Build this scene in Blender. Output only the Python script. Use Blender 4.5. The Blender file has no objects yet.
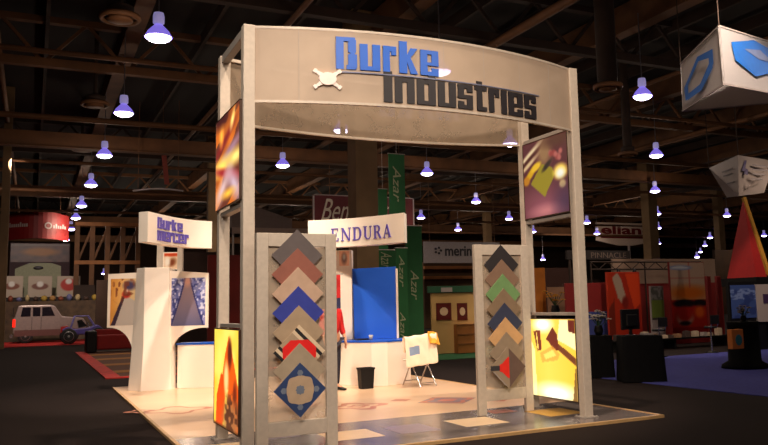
import bpy, bmesh, math, random
from mathutils import Vector, Matrix
random.seed(7)
sc = bpy.context.scene
COL = sc.collection
PI = math.pi

# ------------------------------------------------------------------ camera
F_PX = 798.32
CR = Vector((0.88786719, -0.45929371, -0.02722382))
CU = Vector((-0.03146199, -0.11963757, 0.992319))
CF = Vector((0.45902286, 0.88019097, 0.12067257))
CP = Vector((-2.095, -9.06, 1.6))
PX, PY = 384 + 64.235, 222.5 - 16.036
cam = bpy.data.cameras.new('camera')
cam.sensor_width = 36
cam.lens = F_PX * 36 / 768
cam.shift_x = -64.235 / 768
cam.shift_y = -16.036 / 768
cam.clip_end = 400
co = bpy.data.objects.new('camera', cam)
COL.objects.link(co)
co.matrix_world = Matrix(((CR.x, CU.x, -CF.x, CP.x), (CR.y, CU.y, -CF.y, CP.y), (CR.z, CU.z, -CF.z, CP.z), (0, 0, 0, 1)))
sc.camera = co


def ray(x, y):
    return CF + CR * ((x - PX) / F_PX) - CU * ((y - PY) / F_PX)


def at(x, y, z=None, X=None, Y=None, D=None):
    """survey helper: where the sight line of a photo pixel meets a plane of the hall"""
    d = ray(x, y)
    if D is not None: t = D
    elif z is not None: t = (z - CP.z) / d.z
    elif X is not None: t = (X - CP.x) / d.x
    else: t = (Y - CP.y) / d.y
    return CP + d * t


def span(x0, y0, x1, y1, Y):
    """extent X0, X1, z0, z1 of an upright rectangle seen in the plane at distance Y"""
    ym, xm = (y0 + y1) / 2, (x0 + x1) / 2
    return at(x0, ym, Y=Y).x, at(x1, ym, Y=Y).x, at(xm, y1, Y=Y).z, at(xm, y0, Y=Y).z


# ------------------------------------------------------------------ materials
def lin(c):
    r = []
    for v in c:
        v = v / 255.0
        r.append(v / 12.92 if v <= 0.04045 else ((v + 0.055) / 1.055) ** 2.4)
    return r


MATS = {}


def mat(name, rgb, rough=0.6, metal=0.0, var=0.08, scale=8.0, emit=None, strength=0.0, clear=0.0, bump=0.0, alpha_mix=0.0, coat=0.0, spec=0.5):
    if name in MATS: return MATS[name]
    m = bpy.data.materials.new(name)
    m.use_nodes = True
    nt = m.node_tree
    b = nt.nodes['Principled BSDF']
    c = lin(rgb)
    b.inputs['Roughness'].default_value = rough
    b.inputs['Metallic'].default_value = metal
    b.inputs['Coat Weight'].default_value = coat
    b.inputs['Specular IOR Level'].default_value = spec
    tc = nt.nodes.new('ShaderNodeTexCoord')
    nz = nt.nodes.new('ShaderNodeTexNoise')
    nz.inputs['Scale'].default_value = scale
    nz.inputs['Detail'].default_value = 4
    nt.links.new(tc.outputs['Object'], nz.inputs['Vector'])
    rp = nt.nodes.new('ShaderNodeValToRGB')
    rp.color_ramp.elements[0].position = 0.3
    rp.color_ramp.elements[1].position = 0.7
    rp.color_ramp.elements[0].color = [max(0, v * (1 - var)) for v in c] + [1]
    rp.color_ramp.elements[1].color = [min(1, v * (1 + var)) for v in c] + [1]
    nt.links.new(nz.outputs['Fac'], rp.inputs['Fac'])
    nt.links.new(rp.outputs['Color'], b.inputs['Base Color'])
    if bump:
        bp = nt.nodes.new('ShaderNodeBump')
        bp.inputs['Strength'].default_value = bump
        bp.inputs['Distance'].default_value = 0.01
        nt.links.new(nz.outputs['Fac'], bp.inputs['Height'])
        nt.links.new(bp.outputs['Normal'], b.inputs['Normal'])
    if emit is not None:
        b.inputs['Emission Color'].default_value = lin(emit) + [1]
        b.inputs['Emission Strength'].default_value = strength
    if alpha_mix:
        # perforated sheet: rows of small holes let what stands behind show through
        tr = nt.nodes.new('ShaderNodeBsdfTransparent')
        mx = nt.nodes.new('ShaderNodeMixShader')
        mx.inputs['Fac'].default_value = alpha_mix
        nt.links.new(b.outputs[0], mx.inputs[1])
        nt.links.new(tr.outputs[0], mx.inputs[2])
        nt.links.new(mx.outputs[0], nt.nodes['Material Output'].inputs['Surface'])
    MATS[name] = m
    return m


def picture_mat(name, emission=0.0):
    if name in MATS: return MATS[name]
    m = bpy.data.materials.new(name)
    m.use_nodes = True
    nt = m.node_tree
    b = nt.nodes['Principled BSDF']
    a = nt.nodes.new('ShaderNodeAttribute')
    a.attribute_name = 'Col'
    b.inputs['Roughness'].default_value = 0.4
    if emission:
        b.inputs['Base Color'].default_value = (0.02, 0.02, 0.02, 1)
        nt.links.new(a.outputs['Color'], b.inputs['Emission Color'])
        b.inputs['Emission Strength'].default_value = emission
    else:
        nt.links.new(a.outputs['Color'], b.inputs['Base Color'])
    MATS[name] = m
    return m


M_ALU = mat('brushed_aluminium', (192, 178, 164), 0.5, 0.15, 0.06, 20)
M_ALUD = mat('aluminium_rail', (160, 150, 142), 0.5, 0.2, 0.06, 20)
M_SHEET = mat('perforated_sheet', (196, 174, 154), 0.6, 0.1, 0.05, 3, alpha_mix=0.27)
M_SHEETB = mat('perforated_sheet_rear_shaded', (150, 130, 110), 0.6, 0.1, 0.10, 5, alpha_mix=0.42)  # rear sheet, darker colour stands in for the shade inside the arch
M_SCRIM = mat('board_mesh', (206, 186, 164), 0.5, 0.0, 0.06, 4, alpha_mix=0.6)
M_BLUE = mat('letter_blue', (22, 96, 205), 0.45, 0, 0.04)
M_CHAR = mat('letter_charcoal', (26, 21, 29), 0.5, 0, 0.05)
M_PURP = mat('letter_purple', (92, 78, 170), 0.5)
M_WHITE = mat('white_laminate', (238, 226, 214), 0.45, 0, 0.02, 2)
M_WHITEW = mat('warm_white_panel', (236, 220, 205), 0.5, 0, 0.03, 2)
M_BTOP = mat('blue_laminate', (20, 80, 190), 0.35, 0, 0.04)
M_BPANEL = mat('blue_panel', (14, 84, 196), 0.5, 0, 0.03, 2)
M_BLACK = mat('black_plastic', (13, 12, 14), 0.5, spec=.3)
M_DRAPE = mat('black_drape', (9, 8, 9), 0.9, 0, 0.15, 12, spec=.1)
M_CHROME = mat('chrome', (190, 188, 190), 0.2, 0.9, 0.03)
M_STEEL = mat('painted_steel', (104, 68, 40), 0.7, 0.1, 0.25, 1.2)
M_STEELD = mat('dark_steel', (48, 32, 24), 0.8, 0.1, 0.3, 1.2)
M_DECK = mat('roof_deck', (26, 19, 17), 0.9, 0, 0.35, 0.4)
M_COLUMN = mat('concrete_column', (124, 98, 68), 0.8, 0, 0.12, 1.5)
M_LAMPCAN = mat('lamp_canister', (120, 116, 122), 0.4, 0.6)
M_RED = mat('red_panel', (112, 8, 8), 0.6, 0, 0.08, 2)
M_GREEN = mat('green_banner', (28, 92, 46), 0.7, 0, 0.08, 2)
M_CREAMT = mat('cream_print', (200, 190, 170), 0.6)
M_PAPER = mat('paper_white', (205, 198, 196), 0.6, 0, 0.04, 1)
M_GREYW = mat('grey_white_board', (150, 138, 135), 0.6, 0, 0.05, 1)
M_BEIGEWALL = mat('beige_wall', (200, 160, 100), 0.7, 0, 0.08, 1)
M_TAN = mat('tan_wood', (150, 92, 40), 0.6, 0, 0.15, 3)
M_ORANGE = mat('orange_red_panel', (176, 48, 18), 0.6, 0, 0.15, 2)


# ------------------------------------------------------------------ mesh builder
class MB:
    def __init__(s):
        s.v = []; s.f = []; s.mi = []; s.sm = []

    def add(s, verts, faces, mi=0, smooth=False):
        o = len(s.v)
        s.v += [tuple(v) for v in verts]
        for f in faces:
            s.f.append([i + o for i in f]); s.mi.append(mi); s.sm.append(smooth)
        return s

    def box(s, x0, x1, y0, y1, z0, z1, mi=0):
        if x0 > x1: x0, x1 = x1, x0
        if y0 > y1: y0, y1 = y1, y0
        if z0 > z1: z0, z1 = z1, z0
        v = [(x, y, z) for x in (x0, x1) for y in (y0, y1) for z in (z0, z1)]
        return s.add(v, [(0, 1, 3, 2), (4, 6, 7, 5), (0, 4, 5, 1), (2, 3, 7, 6), (0, 2, 6, 4), (1, 5, 7, 3)], mi)

    def beam(s, a, b, w, h=None, mi=0):
        """rectangular bar from a to b"""
        h = h or w
        a, b = Vector(a), Vector(b)
        d = (b - a).normalized()
        u = Vector((0, 0, 1)) if abs(d.z) < 0.9 else Vector((0, 1, 0))
        r = d.cross(u).normalized(); u = r.cross(d)
        v = [p + r * (i * w / 2) + u * (j * h / 2) for p in (a, b) for i in (-1, 1) for j in (-1, 1)]
        return s.add(v, [(0, 1, 3, 2), (4, 6, 7, 5), (0, 4, 5, 1), (2, 3, 7, 6), (0, 2, 6, 4), (1, 5, 7, 3)], mi)

    def tube(s, pts, r, n=8, mi=0, radii=None, cap=True):
        pts = [Vector(p) for p in pts]
        rings = []
        up = None
        for i, p in enumerate(pts):
            d = (pts[min(i + 1, len(pts) - 1)] - pts[max(i - 1, 0)]).normalized()
            if up is None: up = Vector((0, 0, 1)) if abs(d.z) < 0.9 else Vector((1, 0, 0))
            a = d.cross(up).normalized(); b = a.cross(d)
            up = b
            rr = radii[i] if radii else r
            rings.append([p + a * (rr * math.cos(2 * PI * k / n)) + b * (rr * math.sin(2 * PI * k / n)) for k in range(n)])
        v = [q for g in rings for q in g]
        f = []
        for i in range(len(pts) - 1):
            for k in range(n):
                f.append((i * n + k, i * n + (k + 1) % n, (i + 1) * n + (k + 1) % n, (i + 1) * n + k))
        s.add(v, f, mi, True)
        if cap:
            s.add(rings[0], [tuple(range(n))], mi); s.add(rings[-1], [tuple(range(n))], mi)
        return s

    def lathe(s, prof, c=(0, 0, 0), n=20, mi=0, smooth=True):
        v = []
        for r, z in prof:
            for k in range(n):
                v.append((c[0] + r * math.cos(2 * PI * k / n), c[1] + r * math.sin(2 * PI * k / n), c[2] + z))
        f = []
        for i in range(len(prof) - 1):
            for k in range(n):
                f.append((i * n + k, i * n + (k + 1) % n, (i + 1) * n + (k + 1) % n, (i + 1) * n + k))
        f.append(tuple(range(n))); f.append(tuple(range((len(prof) - 1) * n, len(prof) * n)))
        return s.add(v, f, mi, smooth)

    def prism(s, pts, axis, a, b, mi=0):
        """polygon pts (2-D) extruded along axis 'x','y','z' from a to b"""
        def P(p, t):
            return {'x': (t, p[0], p[1]), 'y': (p[0], t, p[1]), 'z': (p[0], p[1], t)}[axis]
        n = len(pts)
        v = [P(p, a) for p in pts] + [P(p, b) for p in pts]
        f = [tuple(range(n)), tuple(range(n, 2 * n))] + [(i, (i + 1) % n, (i + 1) % n + n, i + n) for i in range(n)]
        return s.add(v, f, mi)

    def map(s, fn):
        s.v = [tuple(fn(Vector(v))) for v in s.v]
        return s

    def build(s, name, m, parent=None, loc=None, bevel=0.0, label=None):
        me = bpy.data.meshes.new(name)
        v = s.v
        if parent is not None and loc is None:
            w = parent
            off = Vector((0, 0, 0)); rz = 0
            mw = Matrix.Identity(4)
            chain = []
            while w is not None:
                chain.append(w); w = w.parent
            for q in reversed(chain): mw = mw @ q.matrix_basis
            inv = mw.inverted()
            v = [inv @ Vector(p) for p in v]
        me.from_pydata([tuple(p) for p in v], [], s.f)
        ms = m if isinstance(m, (list, tuple)) else [m]
        for k in ms: me.materials.append(k)
        me.polygons.foreach_set('material_index', s.mi)
        me.polygons.foreach_set('use_smooth', s.sm)
        bm = bmesh.new(); bm.from_mesh(me)
        bmesh.ops.recalc_face_normals(bm, faces=bm.faces)
        bm.to_mesh(me); bm.free()
        o = bpy.data.objects.new(name, me)
        COL.objects.link(o)
        if parent is not None: o.parent = parent
        if loc is not None: o.location = loc
        if bevel:
            bv = o.modifiers.new('bevel', 'BEVEL'); bv.width = bevel; bv.segments = 2; bv.limit_method = 'ANGLE'
        if label: o['label'] = label
        return o


def tag(o, label=None, cat=None, group=None, kind=None):
    if label: o['label'] = label
    if cat: o['category'] = cat
    if group: o['group'] = group
    if kind: o['kind'] = kind
    return o


def thing(name, label, cat, loc=(0, 0, 0), rz=0.0, group=None):
    o = bpy.data.objects.new(name, None)
    o.empty_display_size = 0.2
    COL.objects.link(o)
    o.location = loc
    o.rotation_euler = (0, 0, rz)
    return tag(o, label, cat, group)


def struct(name, mb, m, **k):
    return tag(mb.build(name, m, **k), kind='structure')


def dup(root, loc, rz=None, **t):
    r = root.copy(); COL.objects.link(r)
    r.location = loc
    if rz is not None: r.rotation_euler = (0, 0, rz)
    for ch in [c for c in bpy.data.objects if c.parent == root]:
        c = ch.copy(); COL.objects.link(c); c.parent = r
        for g in [x for x in bpy.data.objects if x.parent == ch]:
            d = g.copy(); COL.objects.link(d); d.parent = c
    return tag(r, **t)


# ------------------------------------------------------------------ pictures (printed / backlit images)
def blend(c, d, a):
    a = max(0.0, min(1.0, a))
    return tuple(p * (1 - a) + q * a for p, q in zip(c, d))


def ell(u, v, cx, cy, rx, ry, soft=0.3, rot=0.0):
    x, y = u - cx, v - cy
    if rot: x, y = x * math.cos(rot) + y * math.sin(rot), -x * math.sin(rot) + y * math.cos(rot)
    d = math.sqrt((x / rx) ** 2 + (y / ry) ** 2)
    return max(0.0, min(1.0, (1 + soft - d) / (2 * soft)))


def inpoly(u, v, P):
    c = False
    for i in range(len(P)):
        (x1, y1), (x2, y2) = P[i], P[i - 1]
        if (y1 > v) != (y2 > v) and u < (x2 - x1) * (v - y1) / (y2 - y1) + x1: c = not c
    return 1.0 if c else 0.0


def hsh(i, j, k=0):
    return (math.sin(i * 127.1 + j * 311.7 + k * 74.7) * 43758.5453) % 1.0


def vnoise(x, y, k=0):
    i, j = math.floor(x), math.floor(y)
    fx, fy = x - i, y - j
    fx, fy = fx * fx * (3 - 2 * fx), fy * fy * (3 - 2 * fy)
    a = hsh(i, j, k) * (1 - fx) + hsh(i + 1, j, k) * fx
    b = hsh(i, j + 1, k) * (1 - fx) + hsh(i + 1, j + 1, k) * fx
    return a * (1 - fy) + b * fy


def picture(name, parent, origin, ux, uz, fn, m, nu=48, nv=48, label=None, thick=0.004):
    """a print: origin = lower left corner as seen, ux / uz = edge vectors, fn(u, v) -> 0-255 colour (v up)"""
    origin, ux, uz = Vector(origin), Vector(ux), Vector(uz)
    me = bpy.data.meshes.new(name)
    mw = Matrix.Identity(4); chain = []; w = parent
    while w is not None: chain.append(w); w = w.parent
    for q in reversed(chain): mw = mw @ q.matrix_basis
    inv = mw.inverted()
    vs, fs, cols = [], [], []
    for j in range(nv + 1):
        for i in range(nu + 1):
            u, v = i / nu, j / nv
            vs.append(tuple(inv @ (origin + ux * u + uz * v)))
            cols.append(lin([max(0, min(255, q)) for q in fn(u, v)]) + [1])
    for j in range(nv):
        for i in range(nu):
            a = j * (nu + 1) + i
            fs.append((a, a + 1, a + nu + 2, a + nu + 1))
    me.from_pydata(vs, [], fs)
    ca = me.color_attributes.new('Col', 'FLOAT_COLOR', 'POINT')
    ca.data.foreach_set('color', [x for c in cols for x in c])
    me.materials.append(m)
    o = bpy.data.objects.new(name, me)
    COL.objects.link(o)
    o.parent = parent
    if label: o['label'] = label
    return o


# ------------------------------------------------------------------ lettering
GL = {
    'B': ([(0, 0, .36, 1), (0, .87, .92, 1), (.58, .53, .96, .93), (.68, .42, .9, .6), (.58, .06, 1, .47), (.5, 0, .96, .13)], 1.0, 1.22),
    'u': ([(0, 0, .38, 1), (.62, 0, 1, 1), (0, 0, 1, .16)], 1.0, 1),
    'r': ([(0, 0, .5, 1), (0, .8, .8, 1), (.62, .66, 1, 1)], .68, 1),
    'k': ([(0, 0, .42, 1.24), ((.36, .38), (.36, .62), (.62, 1), (1, 1)), ((.36, .62), (.56, .68), (1, 0), (.6, 0))], .98, 1),
    'e': ([(0, 0, .38, 1), (0, .84, 1, 1), (.62, .42, 1, 1), (.3, .40, 1, .52), (0, 0, 1, .16), (.62, 0, 1, .3)], 1.0, 1),
    'I': ([(0, 0, 1, 1.22)], .42, 1),
    'n': ([(0, 0, .38, 1), (.62, 0, 1, 1), (0, .84, 1, 1)], 1.0, 1),
    'd': ([(0, 0, .38, 1), (.62, 0, 1, 1.22), (0, .84, 1, 1), (0, 0, 1, .16)], 1.0, 1),
    's': ([(0, .84, 1, 1), (0, .42, .4, 1), (0, .42, 1, .58), (.6, 0, 1, .58), (0, 0, 1, .16), (0, 0, .4, .3), (.6, .7, 1, 1)], .86, 1),
    't': ([(.18, 0, .62, 1.22), (0, .84, 1, 1), (.18, 0, 1, .17)], .74, 1),
    'i': ([(0, 0, 1, 1)], .36, 1),
    'm': ([(0, 0, .25, 1), (.38, 0, .62, 1), (.75, 0, 1, 1), (0, .84, 1, 1)], 1.35, 1),
    'c': ([(0, 0, .38, 1), (0, .84, 1, 1), (0, 0, 1, .16), (.62, 0, 1, .3), (.62, .7, 1, 1)], 1.0, 1),
    # roman capitals with serifs
    'E': ([(.12, 0, .32, 1), (0, 0, .9, .07), (0, .93, .86, 1), (.3, .47, .66, .54), (.8, 0, .9, .26), (.78, .76, .86, 1), (.6, .36, .66, .66)], .9, 1),
    'N': ([(.1, 0, .18, 1), (.82, 0, .9, 1), ((.0, 1), (.24, 1), (.9, 0), (.74, 0)), (0, 0, .3, .06), (.7, .94, 1, 1)], 1.1, 1),
    'D': ([(.1, 0, .3, 1), (0, 0, .6, .07), (0, .93, .6, 1), ((.55, 1), (.8, .9), (.95, .65), (.95, .35), (.8, .1), (.55, 0), (.55, .07), (.68, .16), (.74, .38), (.74, .62), (.68, .84), (.55, .93))], 1.05, 1),
    'U': ([((.12, 1), (.32, 1), (.32, .25), (.45, .08), (.65, .08), (.78, .25), (.78, 1), (.86, 1), (.86, .22), (.68, 0), (.38, 0), (.12, .22)), (0, .94, .42, 1), (.68, .94, 1, 1)], 1.05, 1),
    'R': ([(.1, 0, .3, 1), (0, 0, .42, .06), (0, .93, .6, 1), ((.5, 1), (.75, .94), (.84, .75), (.75, .54), (.5, .47), (.5, .54), (.6, .6), (.64, .75), (.6, .88), (.5, .93)), (.3, .47, .55, .54), ((.42, .5), (.64, .5), (1, 0), (.76, 0))], 1.0, 1),
    'A': ([((.44, 1), (.56, 1), (.95, 0), (.72, 0), (.44, .8), (.16, 0), (.06, 0)), (.22, .3, .72, .37), (0, 0, .28, .06), (.62, 0, 1, .06)], 1.05, 1),
}


def word_boxes(txt, gap=0.14, slant=0.0):
    """list of polygons in units of x-height, and total width"""
    x = 0; out = []
    for ch in txt:
        if ch == ' ': x += .6; continue
        g, w, hs = GL[ch]
        ww = w * .8
        for p in g:
            if isinstance(p[0], tuple): pts = p
            else: pts = ((p[0], p[1]), (p[2], p[1]), (p[2], p[3]), (p[0], p[3]))
            out.append([(x + q[0] * ww, q[1] * (hs if ch == 'B' else 1)) for q in pts])
        x += ww + gap
    return out, x - gap


def lettering(name, txt, m, parent, x0, x1, z0, h, depth, fn, gap=.14, label=None, sub=1):
    """letters with x-height h between x0 and x1; fn(x, z, d) -> world point, d = height off the face"""
    polys, W = word_boxes(txt, gap)
    s = (x1 - x0) / W
    mb = MB()
    for k, P in enumerate(polys):
        e = 0.0004 * (k % 5)
        n = len(P)
        fr = [fn(x0 + p[0] * s, z0 + p[1] * h, depth + e) for p in P]
        bk = [fn(x0 + p[0] * s, z0 + p[1] * h, 0.0) for p in P]
        mb.add(fr + bk, [tuple(range(n)), tuple(range(n, 2 * n))] + [(i, (i + 1) % n, (i + 1) % n + n, i + n) for i in range(n)])
    return mb.build(name, m, parent, label=label)


def text_mesh(name, txt, m, parent, x0, x1, z0, z1, fn, depth=0.01, shear=0.0, bold=0.0, label=None, stand=False):
    cu = bpy.data.curves.new('text', 'FONT')
    cu.body = txt; cu.shear = shear; cu.offset = bold; cu.extrude = 0.5; cu.resolution_u = 3
    to = bpy.data.objects.new('text', cu)
    COL.objects.link(to)
    dg = bpy.context.evaluated_depsgraph_get()
    me = bpy.data.meshes.new_from_object(to.evaluated_get(dg))
    vs = [v.co.copy() for v in me.vertices]
    fs = [tuple(p.vertices) for p in me.polygons]
    bpy.data.objects.remove(to); bpy.data.meshes.remove(me); bpy.data.curves.remove(cu)
    ax, bx = min(v.x for v in vs), max(v.x for v in vs)
    ay, by = min(v.y for v in vs), max(v.y for v in vs)
    mb = MB()
    out = []
    for v in vs:
        u = (v.x - ax) / (bx - ax); w = (v.y - ay) / (by - ay)
        out.append(fn(x0 + (x1 - x0) * u, z0 + (z1 - z0) * w, depth if v.z > 0 else 0.0))
    mb.add(out, fs)
    return mb.build(name, m, parent, label=label)


# ================================================================== SETTING
HALL_FLOOR = -0.03
m_carpet = mat('dark_carpet', (28, 18, 16), 0.95, 0, 0.2, 30, bump=0.3, spec=.15)
fl = MB(); fl.box(-40, 120, -16, 110, HALL_FLOOR - .2, HALL_FLOOR)
struct('floor', fl, m_carpet)
cl = MB(); cl.box(-40, 120, -16, 110, 13.2, 13.4)
struct('ceiling', cl, M_DECK)
m_wall = mat('hall_wall', (58, 40, 26), 0.9, 0, 0.3, 0.3)
w = MB(); w.box(-40, 120, 110, 110.3, 0, 13.2); struct('wall_back', w, m_wall)
w = MB(); w.box(-40.3, -40, -16, 110, 0, 13.2); struct('wall_left', w, m_wall)
w = MB(); w.box(120, 120.3, -16, 110, 0, 13.2); struct('wall_right', w, m_wall)
w = MB(); w.box(-40, 120, -16.3, -16, 0, 13.2); struct('wall_front', w, m_wall)

# roof steel: trusses across the hall, purlins along it
def truss_x(Y, z0, z1, X0, X1, step, m, w=.16):
    mb = MB()
    mb.box(X0, X1, Y - w, Y + w, z0 - .16, z0 + .16)
    mb.box(X0, X1, Y - w, Y + w, z1 - .12, z1 + .12)
    n = int((X1 - X0) / step)
    for i in range(n):
        a = X0 + i * step
        mb.beam((a, Y, z0), (a + step / 2, Y, z1), .12)
        mb.beam((a + step / 2, Y, z1), (a + step, Y, z0), .12)
    return struct('roof_truss', mb, m)


for k, (Y, z0, z1) in enumerate([(6.0, 11.2, 12.9), (15.2, 11.2, 12.9), (24.4, 11.2, 12.9), (42.8, 11.2, 12.9), (61.2, 11.2, 12.9), (79.6, 11.2, 12.9)]):
    truss_x(Y, z0, z1, -38, 96, 3.0, M_STEELD if k % 2 else M_STEEL)
for Y, zc in ((33.6, 10.1), (52, 10.1), (70.4, 10.1), (90, 10.1)):
    mb = MB()
    mb.box(-38, 110, Y - .15, Y + .15, zc - .42, zc + .3)
    mb.box(-38, 110, Y - .3, Y + .3, zc - .46, zc - .42)
    struct('roof_beam', mb, M_STEEL)
X = -28.0
i = 0
while X < 90:
    mb = MB()
    big = i % 3 == 1
    mb.box(X - (.22 if big else .07), X + (.22 if big else .07), -15, 108, 12.1 if big else 12.6, 13.1)
    if big:
        mb.box(X - .3, X + .3, -15, 108, 11.98, 12.08)
    struct('roof_purlin', mb, M_STEEL if big else M_STEELD)
    X += 2.9; i += 1
# pipes and cable trays strung along the roof
for X, z, r in ((-3.5, 11.4, .12), (5.2, 11.0, .1), (12.5, 10.9, .16), (22, 11.1, .1), (31, 10.8, .14), (41, 11, .1)):
    mb = MB(); mb.tube([(X, -15, z), (X, 108, z)], r, 8)
    struct('ceiling_pipe', mb, M_STEEL)
for Y, z, r in ((20.2, 10.4, .1), (28.5, 10.0, .13), (38, 9.7, .1), (47, 9.4, .12), (56.5, 9.2, .1), (65, 9, .12)):
    mb = MB(); mb.tube([(-38, Y, z), (100, Y, z)], r, 8)
    struct('ceiling_pipe', mb, M_STEEL)


def column(px0, px1, D):
    a, b = at(px0, 240, D=D), at(px1, 240, D=D)
    c = (a + b) / 2; hw = (b - a).length / 2 * .92
    mb = MB()
    mb.box(c.x - hw, c.x + hw, c.y - hw, c.y + hw, HALL_FLOOR, 11.9)
    mb.box(c.x - hw * 1.25, c.x + hw * 1.25, c.y - hw * 1.25, c.y + hw * 1.25, 11.9, 13.2)
    struct('building_column', mb, M_COLUMN)


column(351, 376, 31)
column(645, 657, 66)
column(207, 216, 52)
column(716, 724, 80)
column(0, 8, 40)
column(484, 491, 84)

# ================================================================== HALL LAMPS
m_lens = mat('lamp_lens', (240, 235, 255), 0.4, 0, 0, 1, emit=(226, 214, 255), strength=11)
m_refl = mat('lamp_prismatic_bowl', (120, 100, 230), 0.3, 0, 0, 1, emit=(138, 118, 236), strength=.75)
m_top = mat('lamp_glow_collar', (200, 200, 220), 0.3, 0, 0, 1, emit=(170, 160, 225), strength=.4)
ROWS = [(0.7, 'over the left aisle'), (9.2, 'one row right of the left aisle'), (17.5, 'two rows right of the left aisle'), (26.4, 'three rows right of the left aisle')]
YS = [12.9, 22.1, 31.0, 40.7, 50.6, 58.5, 67.5, 79]
ORD = ['nearest', 'second nearest', 'third nearest', 'fourth nearest', 'fifth nearest', 'sixth nearest', 'seventh nearest', 'farthest']
lamp0 = None
LZ = 9.0
nl = 0
for ri, (X, rn) in enumerate(ROWS):
    k = 0
    for yi, Y in enumerate(YS):
        P = Vector((X, Y, LZ)) - CP
        z = P.dot(CF)
        px, py = PX + F_PX * P.dot(CR) / z, PY - F_PX * P.dot(CU) / z
        if px < -5 or px > 790 or py < -20: continue
        if (ri == 1 and yi > 2) or (ri == 2 and yi > 2) or (ri == 3 and yi not in (1,)): continue
        lab = 'violet-white glowing hall lamp, %s of the row %s' % (ORD[k], rn)
        k += 1
        if lamp0 is None:
            lamp0 = thing('hanging_lamp', lab, 'lamp', (X, Y, LZ), 0, 'high bay lamps under the hall roof')
            MB().tube([(0, 0, .6), (0, 0, 3.1)], .02, 6).build('rod', M_LAMPCAN, lamp0, loc=(0, 0, 0))
            MB().lathe([(.05, .62), (.13, .6), (.15, .5), (.15, .32), (.1, .27)], n=16).build('canister', m_top, lamp0, loc=(0, 0, 0))
            MB().lathe([(.1, .27), (.17, .2), (.28, .08), (.36, -.08), (.345, -.08), (.27, .07), (.16, .18), (.09, .24)], n=24).build('reflector', m_refl, lamp0, loc=(0, 0, 0), label='blue-violet prismatic reflector bowl')
            MB().lathe([(.33, -.06), (.325, -.1), (.25, -.16), (.12, -.2), (.02, -.21)], n=24).build('lens', m_lens, lamp0, loc=(0, 0, 0), label='bright white lens')
            for c_ in bpy.data.objects:
                if c_.parent == lamp0:
                    c_.location = (0, 0, 0)
        else:
            dup(lamp0, (X, Y, LZ), label=lab)
        nl += 1


for px_, py_, lab in ((655, 190, 'topmost of the four in a column above the white pole sign'), (657, 213, 'second of the four in a column beside the brown column'), (658, 227.5, 'third of the four in a column beside the brown column'), (658.5, 243, 'lowest of the four in a column beside the brown column'),
                      (727, 215, 'nearest of the slanting line that falls left from the red pyramid tip'), (717, 228, 'second of the slanting line left of the red pyramid'), (710, 237, 'third of the slanting line left of the red pyramid'), (705, 245, 'fourth of the slanting line left of the red pyramid'), (700.5, 251.5, 'fifth of the slanting line left of the red pyramid'), (697, 256.5, 'farthest of the slanting line left of the red pyramid'),
                      (764, 235, 'alone right of the red pyramid'), (587, 222, 'just right of the right front arch post'), (597, 233, 'at the left end of the white pole sign'),
                      (476, 201, 'between the right sample board and the high green banner'), (421, 217, 'beside the high green banner'), (509, 218, 'just left of the dim backlit picture'), (458, 229, 'above the pale grey hanging sign'), (533, 231, 'below the dim backlit picture'), (487, 238, 'just above the right sample board'), (543, 259, 'small and far between the right arch posts'),
                      (17, 262, 'far off at the left edge under the red sign'), (104, 273, 'small and far left of the left tower wing'), (121, 262, 'small and far above the left tower wing'), (244, 262, 'small and far beside the left arch post')):
    p = at(px_, py_, z=LZ) if py_ < 255 else at(px_, py_, D=105)
    dup(lamp0, (p.x, p.y, min(p.z, LZ)), label='violet-white hall lamp ' + lab)


def point(loc, power, color, r=.3):
    l = bpy.data.lights.new('hall_light', 'POINT')
    l.energy = power; l.color = color; l.shadow_soft_size = r
    o = bpy.data.objects.new('hall_light', l); COL.objects.link(o); o.location = loc


def down(loc, power, color):
    l = bpy.data.lights.new('hall_downlight', 'SPOT')
    l.energy = power; l.color = color; l.spot_size = math.radians(150); l.spot_blend = .7; l.shadow_soft_size = .3
    o = bpy.data.objects.new('hall_downlight', l); COL.objects.link(o); o.location = loc


WARM = (1.0, .78, .58)
for X in (0.7, 9.2, 17.5, 26.4, 35.7, 54.6):
    for Y in (12.9, 22.1, 31.0, 40.7, 58.5, 79):
        if X > 30 and Y < 30: continue
        point((X, Y, 8.5), 92 if Y < 45 else 330, WARM)
        down((X, Y, 8.5), 420 if Y < 45 else 900, WARM)
for X in (-8.3, 0.7, 9.2, 17.5):
    for Y in (3.6, -5.6):
        point((X, Y, 8.6), 55, WARM); down((X, Y, 8.5), 160, WARM)


def spot(loc, tgt, power, color, size, blend_=.5, r=.15):
    l = bpy.data.lights.new('added_fill_spot', 'SPOT')
    l.energy = power; l.color = color; l.spot_size = math.radians(size); l.spot_blend = blend_; l.shadow_soft_size = r
    o = bpy.data.objects.new('added_fill_spot', l); COL.objects.link(o); o.location = loc
    d = Vector(tgt) - Vector(loc)
    o.rotation_euler = d.to_track_quat('-Z', 'Y').to_euler()


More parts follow.
